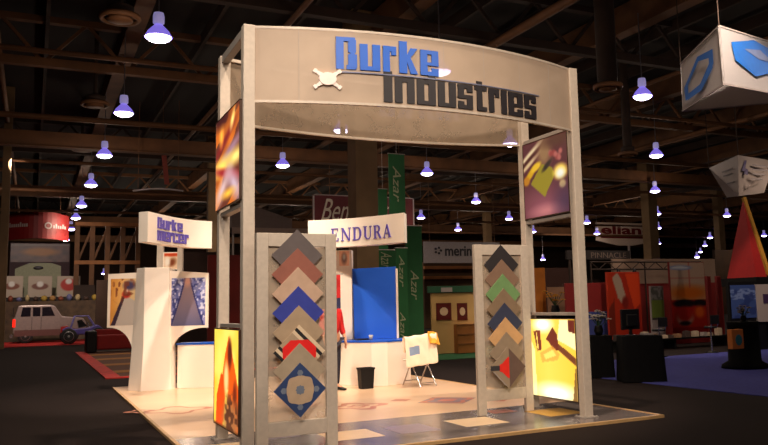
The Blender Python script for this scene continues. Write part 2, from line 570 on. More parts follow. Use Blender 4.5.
# added spots without fixtures, to brighten the booth, hanging sign and background stands
spot((-1.5, -9.5, 8.3), (2.2, 0.0, 3.4), 2600, (1, .83, .66), 40)
spot((6.0, -9.0, 8.8), (3.2, 0.2, 3.2), 1300, (1, .80, .62), 42)
spot((-3.5, -8.5, 7.0), (1.5, 0.5, 1.2), 1500, (1, .86, .72), 44)
spot((-7.5, -1.0, 8.0), (0.0, 1.0, 2.6), 900, (1, .86, .72), 44)
spot((9.5, -2.0, 9.5), (14.0, 4.6, 7.4), 850, (1, .93, .88), 34)
spot((11.5, 2.5, 9.5), (17.0, 13.0, 1.4), 2700, (1, .80, .62), 60)
spot((16.5, 0.5, 9.5), (19.0, 8.5, 2.0), 600, (1, .80, .62), 44)
spot((-3.0, 36.0, 9.5), (-3.0, 49.0, 3.0), 3300, (1, .82, .68), 62)
spot((-2.0, 34.0, 9.5), (1.0, 43.0, 0.5), 1800, (1, .82, .68), 50)
spot((9.0, 8.0, 9.5), (11.0, 14.5, 1.2), 900, (1, .80, .6), 44)
spot((48.0, 56.0, 8.5), (52.0, 66.0, 5.5), 2500, (1, .85, .75), 60)
spot((-0.5, 3.2, 10.2), (1.0, 8.0, 1.2), 4200, (1, .84, .68), 46)
spot((5.5, 1.5, 10.2), (4.0, 6.3, 1.4), 3800, (1, .83, .66), 46)
spot((2.4, -1.0, 10.8), (2.4, 3.8, 0), 3600, (1, .80, .60), 62)

# ================================================================== BOOTH FLOOR
m_cream = mat('cream_vinyl', (222, 184, 150), 0.28, 0, 0.05, 1.5)
m_greyv = mat('blue_grey_vinyl', (104, 94, 92), 0.22, 0, 0.18, 3)
m_inlay = mat('cream_inlay', (218, 188, 152), 0.3, 0, 0.05)
m_glowinlay = mat('glow_tinted_inlay', (196, 150, 70), 0.3, 0, 0.05)  # yellow glow of the right lightbox put into the inlay colour
m_rinlay = mat('rust_inlay', (190, 108, 80), 0.3, 0, 0.1)
m_binlay = mat('blue_inlay', (128, 112, 128), 0.3, 0, 0.1)
m_edge = mat('floor_edge_trim', (200, 160, 110), 0.4, 0.2)
bf = MB()
FX0, FX1, FY0, FY1 = -.48, 5.62, -.43, 9.95
bf.box(FX0, FX1, FY0, FY1, HALL_FLOOR, 0, 0)
Z1 = .0012
def patch(P, mi, z=Z1):
    bf.add([(p[0], p[1], z) for p in P], [tuple(range(len(P)))], mi)
def rect(x0, x1, y0, y1, mi, z=Z1): patch([(x0, y0), (x1, y0), (x1, y1), (x0, y1)], mi, z)
rect(FX0 + .03, FX1 - .03, FY0 + .05, 1.68, 1)
def diamond(cx, cy, r, mi, z=Z1): patch([(cx - r, cy), (cx, cy - r), (cx + r, cy), (cx, cy + r)], mi, z)
for cx in (-.05, 1.5, 3.3):
    rect(cx - .33, cx + .33, .3, .98, 2, Z1 * 2)
rect(4.35, 4.98, .4, 1.1, 3, Z1 * 2)
rect(3.9, 4.3, 1.15, 1.5, 4, Z1 * 2)
rect(2.05, 2.6, .3, .98, 5, Z1 * 2); rect(.5, .95, .95, 1.5, 5, Z1 * 2)
def ring(cx, cy, r0, r1, mi, n=24, z=Z1):
    for i in range(n):
        a, b = 2 * PI * i / n, 2 * PI * (i + 1) / n
        k = 1 + .25 * math.cos(4 * a); k2 = 1 + .25 * math.cos(4 * b)
        patch([(cx + r0 * k * math.cos(a), cy + r0 * k * math.sin(a)), (cx + r1 * k * math.cos(a), cy + r1 * k * math.sin(a)), (cx + r1 * k2 * math.cos(b), cy + r1 * k2 * math.sin(b)), (cx + r0 * k2 * math.cos(b), cy + r0 * k2 * math.sin(b))], mi, z)
c = at(177, 410, z=0)
ring(c.x, c.y, .36, .46, 4); ring(c.x - .55, c.y + .25, .12, .2, 4)
ring(2.62, 3.3, .28, .42, 4); ring(2.62, 3.3, .08, .16, 4); ring(2.2, 3.9, .1, .18, 4)
diamond(4.1, 3.05, .55, 5); ring(4.1, 3.05, .3, .4, 4, z=Z1 * 2); diamond(4.1, 3.05, .2, 4, Z1 * 2); diamond(4.75, 2.5, .2, 4); diamond(3.5, 3.6, .2, 4)
# scattered tan and blue tiles towards the back
for cx, cy in ((1.5, 5.2), (2.9, 5.0), (.2, 6.4), (1.9, 7.6)):
    diamond(cx, cy, .22, 2)
struct('booth_floor', bf, [m_cream, m_greyv, m_inlay, m_glowinlay, m_rinlay, m_binlay])
ed = MB()
ed.box(FX0 - .02, FX1 + .02, FY0 - .025, FY0 + .03, HALL_FLOOR, .008)
ed.box(FX0 - .025, FX0 + .02, FY0, FY1, HALL_FLOOR, .008)
ed.box(FX1 - .02, FX1 + .025, FY0, FY1, HALL_FLOOR, .008)
struct('trim_1', ed, m_edge)

# ================================================================== THE ARCH
H = 4.917; HB = 3.99; PW = .135; AW = 4.787; AD = 1.451
arch = thing('exhibit_arch', 'tall silver-beige metal arch with a curved lettered header on four posts', 'exhibit arch', (AW / 2, AD / 2, 0))
for (x, y) in ((0, 0), (AW - PW, 0), (0, AD - PW), (AW - PW, AD - PW)):
    p = MB().box(x, x + PW, y, y + PW, .012, H).build('post', M_ALU, arch, bevel=.008)
    g = MB(); g.box(x + .008, x + PW - .008, y - .004, y, .02, H - .02)
    b = MB(); b.box(x - .05, x + PW + .05, y - .05, y + PW + .05, 0.003, .014)
    for dx in (-.03, PW + .03):
        for dy in (-.03, PW + .03):
            b.lathe([(.012, .014), (.012, .026), (.004, .028)], (x + dx, y + dy, 0), n=8)
    b.build('base_plate', M_ALUD, p)
def yf(x):  # curve of the front header, bulging towards the aisle
    return .03 - .42 * (1 - ((x - AW / 2) / (AW / 2 - PW)) ** 2)
def yb(x):
    return AD - .03 + .36 * (1 - ((x - AW / 2) / (AW / 2 - PW)) ** 2)
N = 40
XS = [PW + (AW - 2 * PW) * i / N for i in range(N + 1)]
def strip(fy, z0, z1, t, xs=XS):
    mb = MB(); n = len(xs)
    v = []
    for x in xs:
        y = fy(x)
        v += [(x, y, z0), (x, y, z1), (x, y + t, z1), (x, y + t, z0)]
    f = []
    for i in range(n - 1):
        a = 4 * i
        f += [(a, a + 4, a + 5, a + 1), (a + 1, a + 5, a + 6, a + 2), (a + 2, a + 6, a + 7, a + 3), (a + 3, a + 7, a + 4, a)]
    f += [(0, 1, 2, 3), (4 * n - 4, 4 * n - 3, 4 * n - 2, 4 * n - 1)]
    return mb.add(v, f)
hp = strip(yf, HB + .02, H - .02, .012).build('header_panel', M_SHEET, arch, label='front curved header sheet carrying the big lettering')
r1 = strip(lambda x: yf(x) - .006, H - .03, H, .05)
r1.build('header_rim', M_ALU, hp)
strip(lambda x: yf(x) - .006, HB, HB + .03, .05).build('header_rim', M_ALU, hp)
seam = MB()
for x in (.62, 2.42, 3.02, 3.62, 4.2):
    seam.add([(x - .003, yf(x) - .0015, HB + .03), (x + .003, yf(x) - .0015, HB + .03), (x + .003, yf(x) - .0015, H - .03), (x - .003, yf(x) - .0015, H - .03)], [(0, 1, 2, 3)])
seam.build('seam', M_ALUD, hp)
strip(lambda x: yf(x) - .022, 4.375, 4.39, .02, [x for x in XS if .95 < x < 4.0]).build('letter_rail', mat('rail_blue_grey', (110, 114, 140), .4, .3), hp, label='thin blue-grey rail between the two words')
hb = strip(yb, HB + .06, H - .02, .012).build('header_panel', M_SHEETB, arch, label='rear curved header sheet seen through the arch')
strip(lambda x: yb(x) - .04, H - .04, H, .05).build('header_rim', M_ALU, hb)
strip(lambda x: yb(x) - .04, HB + .04, HB + .07, .05).build('header_rim', M_ALU, hb)
for x in (0, AW - PW):
    for z0, z1 in ((H - .1, H), (4.035, 4.09), (2.78, 2.83), (1.385, 1.43)):
        MB().box(x + .02, x + PW - .02, PW, AD - PW, z0, z1).build('side_rail', M_ALUD, arch, bevel=.004)
ff = lambda x, z, d: (x, yf(x) - .004 - d, z)
fb_ = lambda x, z, d: (AW - x, yb(AW - x) + .016 + d, z)
for fn, par, wh in ((ff, hp, 'front'), (fb_, hb, 'rear')):
    lettering('lettering', 'Burke', M_BLUE, par, 1.04, 2.335, 4.42, .325, .016, fn, gap=.12, label='bright blue word Burke on the %s header' % wh)
    lettering('lettering', 'Industries', M_CHAR, par, 1.61, 3.905, 4.045, .315, .016, fn, gap=.10, label='charcoal word Industries on the %s header' % wh)
# the white four-armed emblem
em = MB()
cx, cz = .935, 4.285
for a in (PI / 4 - .18, 3 * PI / 4 + .18, 5 * PI / 4 - .18, 7 * PI / 4 + .18):
    d = Vector((math.cos(a), 0, math.sin(a))); nn = Vector((-math.sin(a), 0, math.cos(a)))
    c0 = Vector((cx, yf(cx), cz))
    for r0, r1, w0, w1 in ((.04, .165, .034, .013), (.155, .19, .026, .022)):
        P = [c0 + d * r0 + nn * w0, c0 + d * r1 + nn * w1, c0 + d * r1 - nn * w1, c0 + d * r0 - nn * w0]
        em.add([ff(p.x, p.z, .03) for p in P] + [ff(p.x, p.z, 0) for p in P], [(0, 1, 2, 3), (4, 5, 6, 7), (0, 1, 5, 4), (1, 2, 6, 5), (2, 3, 7, 6), (3, 0, 4, 7)])
pts = [(cx + .1 * math.cos(t * PI / 8), cz + .078 * math.sin(t * PI / 8)) for t in range(16)]
em.add([ff(p[0], p[1], .045) for p in pts] + [ff(p[0], p[1], 0) for p in pts], [tuple(range(16)), tuple(range(16, 32))] + [(i, (i + 1) % 16, (i + 1) % 16 + 16, i + 16) for i in range(16)])
em.build('emblem', mat('emblem_white', (240, 222, 215), .4), hp, label='white round emblem with four arms')


# ------------------------------------------------------------------ backlit pictures in the arch sides
def pic_sunset(u, v):
    c = (96, 44, 30)
    s = vnoise(u * 2 + v * 1.2, v * 9 - u * 3, 1)
    c = blend(c, (235, 120, 30), .9 * (s > .45) * (.4 + .6 * vnoise(u * 3, v * 6, 2)))
    c = blend(c, (120, 30, 30), ell(u, v, .3, .68, .5, .05, .6, .3))
    c = blend(c, (150, 110, 120), ell(u, v, .6, .56, .5, .06, .6, .2))
    c = blend(c, (255, 215, 90), ell(u, v, .25, .45, .35, .08, .8))
    c = blend(c, (255, 225, 120), ell(u, v, .85, .46, .25, .07, .8))
    c = blend(c, (150, 40, 40), ell(u, v, .5, .34, .6, .05, .5, -.2))
    c = blend(c, (205, 170, 165), ell(u, v, .3, .2, .3, .09, .8, .4))
    c = blend(c, (190, 160, 170), ell(u, v, .8, .18, .3, .1, .8, -.5))
    c = blend(c, (255, 190, 60), ell(u, v, .55, .12, .2, .04, .9))
    c = blend(c, (255, 220, 120), ell(u, v, .72, .88, .1, .05, .8, .8))
    c = blend(c, (255, 170, 60), ell(u, v, .25, .8, .08, .1, .8))
    c = blend(c, (60, 20, 20), ell(u, v, .2, 1.0, .4, .1, .6))
    return c
def pic_flame(u, v):
    c = (255, 196, 50)
    c = blend(c, (255, 232, 110), vnoise(u * 4, v * 7, 3))
    c = blend(c, (236, 84, 12), inpoly(u, v, [(.1, 0), (.3, .4), (.45, .72), (.62, .95), (.8, .7), (1, .42), (1, .5), (1, 0), (.55, .05), (.6, .4), (.5, .4), (.42, .05)]) * .95)
    c = blend(c, (232, 74, 8), inpoly(u, v, [(.08, 0), (.38, 0), (.45, .5), (.3, .55), (.12, .3)]))
    c = blend(c, (96, 30, 14), ell(u, v, .66, .76, .08, .14, .4))
    c = blend(c, (120, 34, 10), ell(u, v, .86, .36, .07, .12, .5))
    c = blend(c, (255, 205, 130), ell(u, v, .52, .5, .09, .16, .4))
    c = blend(c, (165, 105, 60), ell(u, v, .7, .1, .3, .2, .4) * .9)
    c = blend(c, (90, 45, 25), (vnoise(u * 12, v * 18, 4) > .55) * ell(u, v, .72, .12, .3, .22, .3))
    c = blend(c, (70, 30, 10), max(0, 1 - v / .03) * .7)
    return c
def pic_food(u, v):
    c = blend((86, 34, 40), (150, 80, 92), ell(u, v, .45, .1, .45, .22, .9))
    c = blend(c, (200, 120, 120), ell(u, v, .5, .06, .28, .07, .8))
    c = blend(c, (150, 110, 72), ell(u, v, .5, .84, .16, .2, .5))
    c = blend(c, (84, 46, 34), ell(u, v, .8, .94, .3, .08, .6))
    c = blend(c, (225, 196, 150), ell(u, v, .14, .84, .3, .035, .5, .45))
    c = blend(c, (70, 24, 20), ell(u, v, .12, .77, .26, .03, .5, .45))
    c = blend(c, (215, 180, 130), ell(u, v, .12, .71, .24, .03, .5, .45))
    for i in range(9):
        a = hsh(i, 3); b = hsh(i, 9)
        c = blend(c, (150, 60, 56) if i % 2 else (180, 96, 86), ell(u, v, .62 + .32 * a, .68 + .2 * b, .04, .035, .4))
    c = blend(c, (214, 160, 20), ell(u, v, .16, .58, .17, .05, .3, .6)); c = blend(c, (236, 186, 40), ell(u, v, .3, .66, .12, .05, .3, .3)); c = blend(c, (190, 120, 20), ell(u, v, .06, .5, .08, .06, .3))
    c = blend(c, (150, 130, 24), inpoly(u, v, [(.16, .45), (.44, .68), (.66, .6), (.72, .5), (.48, .24)]))
    c = blend(c, (40, 26, 20), ell(u, v, .55, .64, .12, .035, .4, .5))
    c = blend(c, (255, 214, 90), ell(u, v, .84, .52, .15, .1, .3))
    c = blend(c, (255, 252, 230), ell(u, v, .84, .5, .09, .06, .5))
    c = blend(c, (230, 190, 120), ell(u, v, .88, .36, .07, .05, .3))
    c = blend(c, (60, 40, 70), ell(u, v, .92, .14, .2, .2, .8) * .7)
    return c
def pic_room(u, v):
    c = blend((246, 186, 40), (255, 222, 110), .6 * (1 - abs(u - .4)))
    c = blend(c, (255, 236, 150), inpoly(u, v, [(0, 0), (.12, 0), (.1, .6), (0, .75)]))
    c = blend(c, (255, 250, 225), ell(u, v, .55, .06, .42, .12, .5))
    c = blend(c, (255, 252, 235), ell(u, v, .3, .93, .2, .09, .5))
    c = blend(c, (255, 236, 170), inpoly(u, v, [(.68, 1), (1, 1), (1, .62), (.62, .74)]))
    c = blend(c, (110, 52, 24), inpoly(u, v, [(.58, .72), (1, .52), (1, .42), (.6, .62)]))
    c = blend(c, (96, 22, 10), inpoly(u, v, [(.86, 1), (1, 1), (1, .82), (.86, .85)]))
    c = blend(c, (104, 26, 10), inpoly(u, v, [(.36, .74), (.52, .9), (.62, .8), (.64, .6), (.5, .62), (.44, .7)]))
    c = blend(c, (120, 40, 20), inpoly(u, v, [(.08, .84), (.24, .86), (.26, .6), (.16, .58)]))
    c = blend(c, (255, 220, 100), inpoly(u, v, [(.14, .82), (.16, .82), (.19, .6), (.17, .6)]))
    c = blend(c, (225, 160, 60), inpoly(u, v, [(.22, .56), (.5, .66), (.66, .56), (.6, .48), (.26, .44)]) * .8)
    c = blend(c, (255, 214, 100), inpoly(u, v, [(.3, .54), (.5, .61), (.58, .54), (.34, .48)]))
    c = blend(c, (120, 80, 30), inpoly(u, v, [(.9, 0), (1, 0), (1, .4), (.97, .4)]) * .9)
    return c


def lightbox(x, z0, z1, fn, label, m, y0=.06, y1=1.43, th=.015):
    t = thing('backlit_picture', label, 'lightbox', (x, (y0 + y1) / 2, z0), 0)
    xx0, xx1 = x - th, x + th
    f = MB(); w = .014
    f.box(xx0, xx1, y0, y1, z0, z0 + w); f.box(xx0, xx1, y0, y1, z1 - w, z1)
    f.box(xx0, xx1, y0, y0 + w, z0 + w, z1 - w); f.box(xx0, xx1, y1 - w, y1, z0 + w, z1 - w)
    f.build('frame', mat('bronze_frame', (70, 46, 32), .5, .3), t, bevel=.004)
    MB().box(xx0 + th, xx1 - .002, y0 + w, y1 - w, z0 + w, z1 - w).build('back_panel', M_ALUD, t)
    picture('picture', t, (xx0 + .006, y1 - w, z0 + w), (0, -(y1 - y0 - 2 * w), 0), (0, 0, z1 - z0 - 2 * w), fn, m, 72, 72)
    return t
lightbox(-.016, 2.85, 4.03, pic_sunset, 'glowing orange abstract backlit picture, upper one in the left arch side', picture_mat('backlit_dim', 1.5))
lightbox(-.016, .2, 1.375, pic_flame, 'glowing yellow picture with orange flames, lower one in the left arch side', picture_mat('backlit_bright', 1.25))
lightbox(AW - .11, 2.85, 4.03, pic_food, 'dim backlit picture of an olive square tile, upper one in the right arch side', picture_mat('backlit_food', .95), PW + .002, AD - PW - .002, .03)
lightbox(AW - .11, .19, 1.345, pic_room, 'bright yellow backlit picture of a room, lower one in the right arch side', picture_mat('backlit_room', 1.35), PW + .002, AD - PW - .002, .03)

# ------------------------------------------------------------------ tile sample boards
def tile_mb(cx, cz, h, y, t=.01, mi=0):
    return MB().prism([(cx - h, cz), (cx, cz - h), (cx + h, cz), (cx, cz + h)], 'y', y - t, y, mi)


def board(x0, Y, cx, tops, specs, label):
    x1 = x0 + .925; Z = 2.44
    t = thing('sample_board', label, 'display board', ((x0 + x1) / 2, Y, 0))
    lw = .13
    for a, b in ((x0, x0 + lw), (x1 - lw, x1)):
        MB().box(a, b, Y - .035, Y + .035, .006, Z).build('leg', M_ALU, t, bevel=.006)
    MB().box(x0 + lw, x1 - lw, Y - .03, Y + .03, 2.29, Z).build('top_rail', M_ALU, t, bevel=.004)
    MB().box(x0 + lw, x1 - lw, Y - .03, Y + .03, .2, .36).build('bottom_rail', M_ALU, t, bevel=.004)
    MB().box(x0 + lw, x1 - lw, Y - .004, Y + .004, .36, 2.29).build('back_mesh', M_SCRIM, t, label='see-through beige mesh behind the tiles')
    h = .297
    for i, (top, sp) in enumerate(zip(tops, specs)):
        y = Y - .036 - .012 * i
        cz = top - h
        nm, col = sp[0], sp[1]
        mbt = tile_mb(cx, cz, h, y)
        ms = [mat('tile_' + nm.replace(' ', '_'), col, .7, 0, .07, 10)]
        if len(sp) > 2: sp[2](mbt, cx, cz, h, y - .0105, ms)
        mbt.build('sample_tile', ms, t, label='%s square tile hung on its corner' % nm)
    return t


def flat(mb, P, y, mi):
    mb.add([(p[0], y, p[1]) for p in P], [tuple(range(len(P)))], mi)


def deco_medallion(mb, cx, cz, h, y, ms):
    ms += [mat('medallion_tan', (176, 150, 124), .7), mat('medallion_grey', (104, 112, 130), .7)]
    P = []
    for k in range(48):
        a = 2 * PI * k / 48
        r = .145 * (1 + .16 * abs(math.sin(2 * a)) ** .7 + .05 * math.cos(8 * a))
        P.append((cx + r * math.cos(a), cz + r * math.sin(a)))
    for s_ in (0, 1, 2, 3):
        a = s_ * PI / 2
        c_ = (cx + .185 * math.cos(a), cz + .185 * math.sin(a))
        flat(mb, [(c_[0] + .035 * math.cos(q * PI / 3), c_[1] + .035 * math.sin(q * PI / 3)) for q in range(6)], y, 2)
    flat(mb, P, y - .0008, 1)
    flat(mb, [(cx - .055, cz), (cx, cz - .055), (cx + .055, cz), (cx, cz + .055)], y - .0016, 2)
    for s_ in range(4):
        a = PI / 4 + s_ * PI / 2
        c_ = (cx + .035 * math.cos(a), cz + .035 * math.sin(a))
        flat(mb, [(c_[0] + .02 * math.cos(q * PI / 3), c_[1] + .02 * math.sin(q * PI / 3)) for q in range(6)], y - .0012, 2)


def deco_red(mb, cx, cz, h, y, ms):
    ms += [mat('tile_black_bar', (22, 20, 24), .7), mat('tile_cream_bar', (214, 190, 160), .7)]
    def pt(a, b):  # a along lower-right, b along upper-right edge directions, from the left corner
        return (cx - h + (a + b) * h, cz + (b - a) * h)
    def quad(a0, a1, b0, b1, mi, yy=y): flat(mb, [pt(a0, b0), pt(a1, b0), pt(a1, b1), pt(a0, b1)], yy, mi)
    ms += [mat('tile_bright_red2', (222, 20, 16), .6)]
    for b0, b1, mi_ in ((0, .08, 1), (.08, .17, 2), (.17, .25, 1), (.72, .81, 2), (.81, .90, 1), (.9, 1, 2)):
        quad(0, 1, b0, b1, mi_)
    P = [(cx - .19, cz - .06), (cx - .19, cz + .05), (cx - .10, cz + .13), (cx + .10, cz + .13), (cx + .19, cz + .05), (cx + .19, cz - .06), (cx + .1, cz - .15), (cx - .1, cz - .15)]
    flat(mb, P, y - .0006, 3)


def deco_bottom(mb, cx, cz, h, y, ms):
    ms += [mat('tile_dark_half', (92, 70, 66), .7), mat('tile_bright_red', (214, 24, 18), .6), mat('tile_dark_bar', (40, 38, 46), .7), mat('tile_light_line', (150, 140, 140), .6)]
    flat(mb, [(cx + .02, cz - h + .02), (cx + h, cz), (cx + .02, cz + h - .02)], y, 1)
    flat(mb, [(cx + .0, cz - .15), (cx + .02, cz - .15), (cx + .02, cz + .15), (cx, cz + .15), (cx - .1, cz + .06), (cx - .14, cz + .05), (cx - .14, cz - .05), (cx - .1, cz - .06)], y - .0006, 2)
    flat(mb, [(cx - .29, cz - .035), (cx - .14, cz - .035), (cx - .14, cz + .035), (cx - .29, cz + .035)], y - .0006, 3)
    flat(mb, [(cx - .25, cz - .05), (cx - .23, cz - .05), (cx - .03, cz - .25), (cx - .05, cz - .25)], y - .0006, 4)


RED = (222, 20, 16)
board(.10, -.2, .558, [2.485, 2.27, 2.055, 1.84, 1.625, 1.41, 1.21, .997],
      [('dark grey', (92, 82, 82)), ('brick brown', (142, 84, 70)), ('beige pink', (188, 156, 134)), ('royal blue', (44, 56, 150)), ('beige', (166, 142, 116)),
       ('red, black and cream', (170, 146, 120), deco_red), ('stone beige', (160, 142, 120)), ('navy medallion', (34, 56, 102), deco_medallion)],
      'tall silver board with eight overlapping tiles, a blue medallion tile lowest')
board(3.572, 1.06, 4.015, [2.44, 2.225, 2.01, 1.8, 1.59, 1.38, 1.17, .96],
      [('black', (34, 28, 32)), ('taupe', (124, 96, 78)), ('sage green', (104, 140, 88)), ('olive brown', (126, 104, 82)), ('dark navy', (44, 50, 76)),
       ('tan', (196, 152, 106)), ('grey taupe', (138, 120, 102)), ('taupe with red and dark half', (140, 122, 104), deco_bottom)],
      'tall silver board with eight overlapping tiles, a black tile topmost')


# ================================================================== CURVED SIGN TOWERS
def pic_corridor(u, v):
    c = blend((150, 152, 200), (90, 96, 160), vnoise(u * 12, v * 16, 5))
    c = blend(c, (46, 52, 120), (vnoise(u * 16, v * 20, 7) > .6) * .8)
    c = blend(c, (222, 222, 240), (vnoise(u * 18 + 3, v * 22, 6) > .66) * .8)
    half = .05 + .40 * (1 - v) ** 1.15
    d_ = abs(u - .47)
    c = blend(c, (40, 44, 104), 1.0 if half < d_ < half + .05 else 0)
    c = blend(c, blend((86, 86, 122), (150, 122, 122), v ** .7), 1.0 if d_ < half else 0)
    c = blend(c, (190, 140, 126), ell(u, v, .47, .93, .1, .1, .6))
    return c
def pic_walker(u, v):
    c = blend((210, 140, 60), (226, 196, 150), u)
    c = blend(c, (190, 176, 166), inpoly(u, v, [(.15, 0), (1, 0), (1, .5), (.6, .62), (.45, .5)]))
    c = blend(c, (60, 44, 60), inpoly(u, v, [(.02, 0), (.2, 0), (.55, .6), (.45, .62)]))
    c = blend(c, (176, 40, 34), ell(u, v, .6, .66, .16, .08, .3))
    c = blend(c, (70, 60, 90), ell(u, v, .72, .85, .22, .1, .4)); c = blend(c, (235, 200, 180), ell(u, v, .6, .72, .06, .05, .4))
    c = blend(c, (120, 60, 40), (vnoise(u * 9, v * 9, 8) > .6) * ell(u, v, .5, .8, .45, .3, .3) * .8)
    return c
def pic_small(u, v):
    c = (220, 190, 160)
    c = blend(c, (200, 70, 30), ell(u, v, .5, .9, .7, .12, .3)); c = blend(c, (120, 60, 30), ell(u, v, .6, .4, .3, .22, .5, .6)); c = blend(c, (236, 226, 214), ell(u, v, .25, .45, .2, .3, .5))
    return c
def pic_portrait(u, v):
    c = (236, 190, 160)
    c = blend(c, (120, 90, 90), ell(u, v, .5, .5, .25, .35, .5)); c = blend(c, (180, 190, 190), ell(u, v, .5, .6, .14, .2, .5))
    return c
M_PRINT = picture_mat('printed_picture')

# frame of the left tower: its face runs from the wing on the left to the wing on the right
def tower(base_px, D, label, words, mir):
    pass
c0 = at(149, 389, z=0)
TW = thing('sign_tower', 'white tower with two picture wings and a curved sign on top', 'sign tower', (c0.x, c0.y, 0))
e = (at(207, 300, D=16.4) - at(107, 300, D=16.4)); e.z = 0; e.normalize()
nrm = Vector((e.y, -e.x, 0))  # towards the camera
base = at(149.5, 389, D=16.35); base.z = 0
def T(a, z, d=0.0, B=None):  # a metres right, z up, d towards the viewer
    B = B or base
    return B + e * a + nrm * d + Vector((0, 0, z))
S = 16.4 / F_PX  # metres per pixel here
def ta(px): return (px - 152) * S
def tz(py, px=152): return (389 + (px - 152) * -.027 - py) * S
def prism_on(mb, P, d0, d1, mi=0, B=None):
    n = len(P)
    fr = [T(p[0], p[1], d1(p) if callable(d1) else d1, B) for p in P]; bk = [T(p[0], p[1], d0(p) if callable(d0) else d0, B) for p in P]
    return mb.add(fr + bk, [tuple(range(n)), tuple(range(n, 2 * n))] + [(i, (i + 1) % n, (i + 1) % n + n, i + n) for i in range(n)], mi)
# centre column, folded forward along its middle, slightly wider at the foot
cm = MB()
lo = [(ta(129.5), -.05), (ta(146), .16), (ta(173), 0), (ta(173), -.35), (ta(131), -.4)]
mi_ = [(ta(132.5), -.05), (ta(148), .16), (ta(171.5), 0), (ta(171.5), -.35), (ta(133), -.4)]
hi = [(ta(136), -.05), (ta(148), .16), (ta(170), 0), (ta(170), -.35), (ta(137), -.4)]
zz = [0.0, tz(345), tz(267)]
v = []
for ring_, z in zip((lo, mi_, hi), zz):
    v += [T(a, z + .0, d) for a, d in ring_]
f = []
for i in range(2):
    for k in range(5):
        f.append((i * 5 + k, i * 5 + (k + 1) % 5, (i + 1) * 5 + (k + 1) % 5, (i + 1) * 5 + k))
f += [tuple(range(5)), tuple(range(10, 15))]
cm.add(v, f).build('column', M_WHITE, TW, bevel=.006)
def arc(ax, az, bx, bz, n=10, flip=False):
    # quarter ellipse from (ax,az) horizontal tangent to (bx,bz) vertical tangent
    return [(ax + (bx - ax) * math.sin(t * PI / 2 / n), bz + (az - bz) * math.cos(t * PI / 2 / n)) for t in range(n + 1)]
wl = [(ta(106), tz(272)), (ta(106), tz(326))] + arc(ta(108), tz(326), ta(132), tz(352)) + [(ta(137), tz(352)), (ta(137), tz(271))]
wo = MB(); prism_on(wo, wl, -.16, -.1)
wo = wo.build('wing', M_WHITEW, TW, label='left picture wing')
wr = [(ta(208.5), tz(272, 208)), (ta(208.5), tz(327, 208))] + arc(ta(204), tz(327, 208), ta(172.5), tz(352)) + [(ta(169), tz(352)), (ta(169), tz(270))]
wp = MB(); prism_on(wp, wr, -.12, -.06)
wp = wp.build('wing', M_WHITEW, TW, label='right picture wing')
picture('picture', wo, T(ta(109), tz(324), -.097), T(ta(135.5), 0) - T(ta(109), 0), (0, 0, tz(277) - tz(324)), pic_walker, M_PRINT, 40, 60)
picture('picture', wp, T(ta(171.5), tz(325, 190), -.057), T(ta(206), 0) - T(ta(171.5), 0), (0, 0, tz(277, 190) - tz(325, 190)), pic_corridor, M_PRINT, 50, 60)
# sign holder
hd = MB()
hd.box(0, 0, 0, 0, 0, 0)
hd = MB(); prism_on(hd, [(ta(155), tz(272)), (ta(155), tz(240)), (ta(161), tz(240)), (ta(161), tz(272))], -.2, -.12)
prism_on(hd, [(ta(176), tz(272)), (ta(176), tz(240)), (ta(181), tz(240)), (ta(181), tz(272))], -.2, -.12)
hd.build('sign_holder', M_ALU, TW)
pk = MB(); prism_on(pk, [(ta(161), tz(269)), (ta(161), tz(251)), (ta(176), tz(251)), (ta(176), tz(269))], -.17, -.15)
pk = pk.build('small_panel', M_WHITEW, TW)
picture('picture', pk, T(ta(162), tz(268), -.147), T(ta(175.5), 0) - T(ta(162), 0), (0, 0, tz(252) - tz(268)), pic_small, M_PRINT, 24, 24)


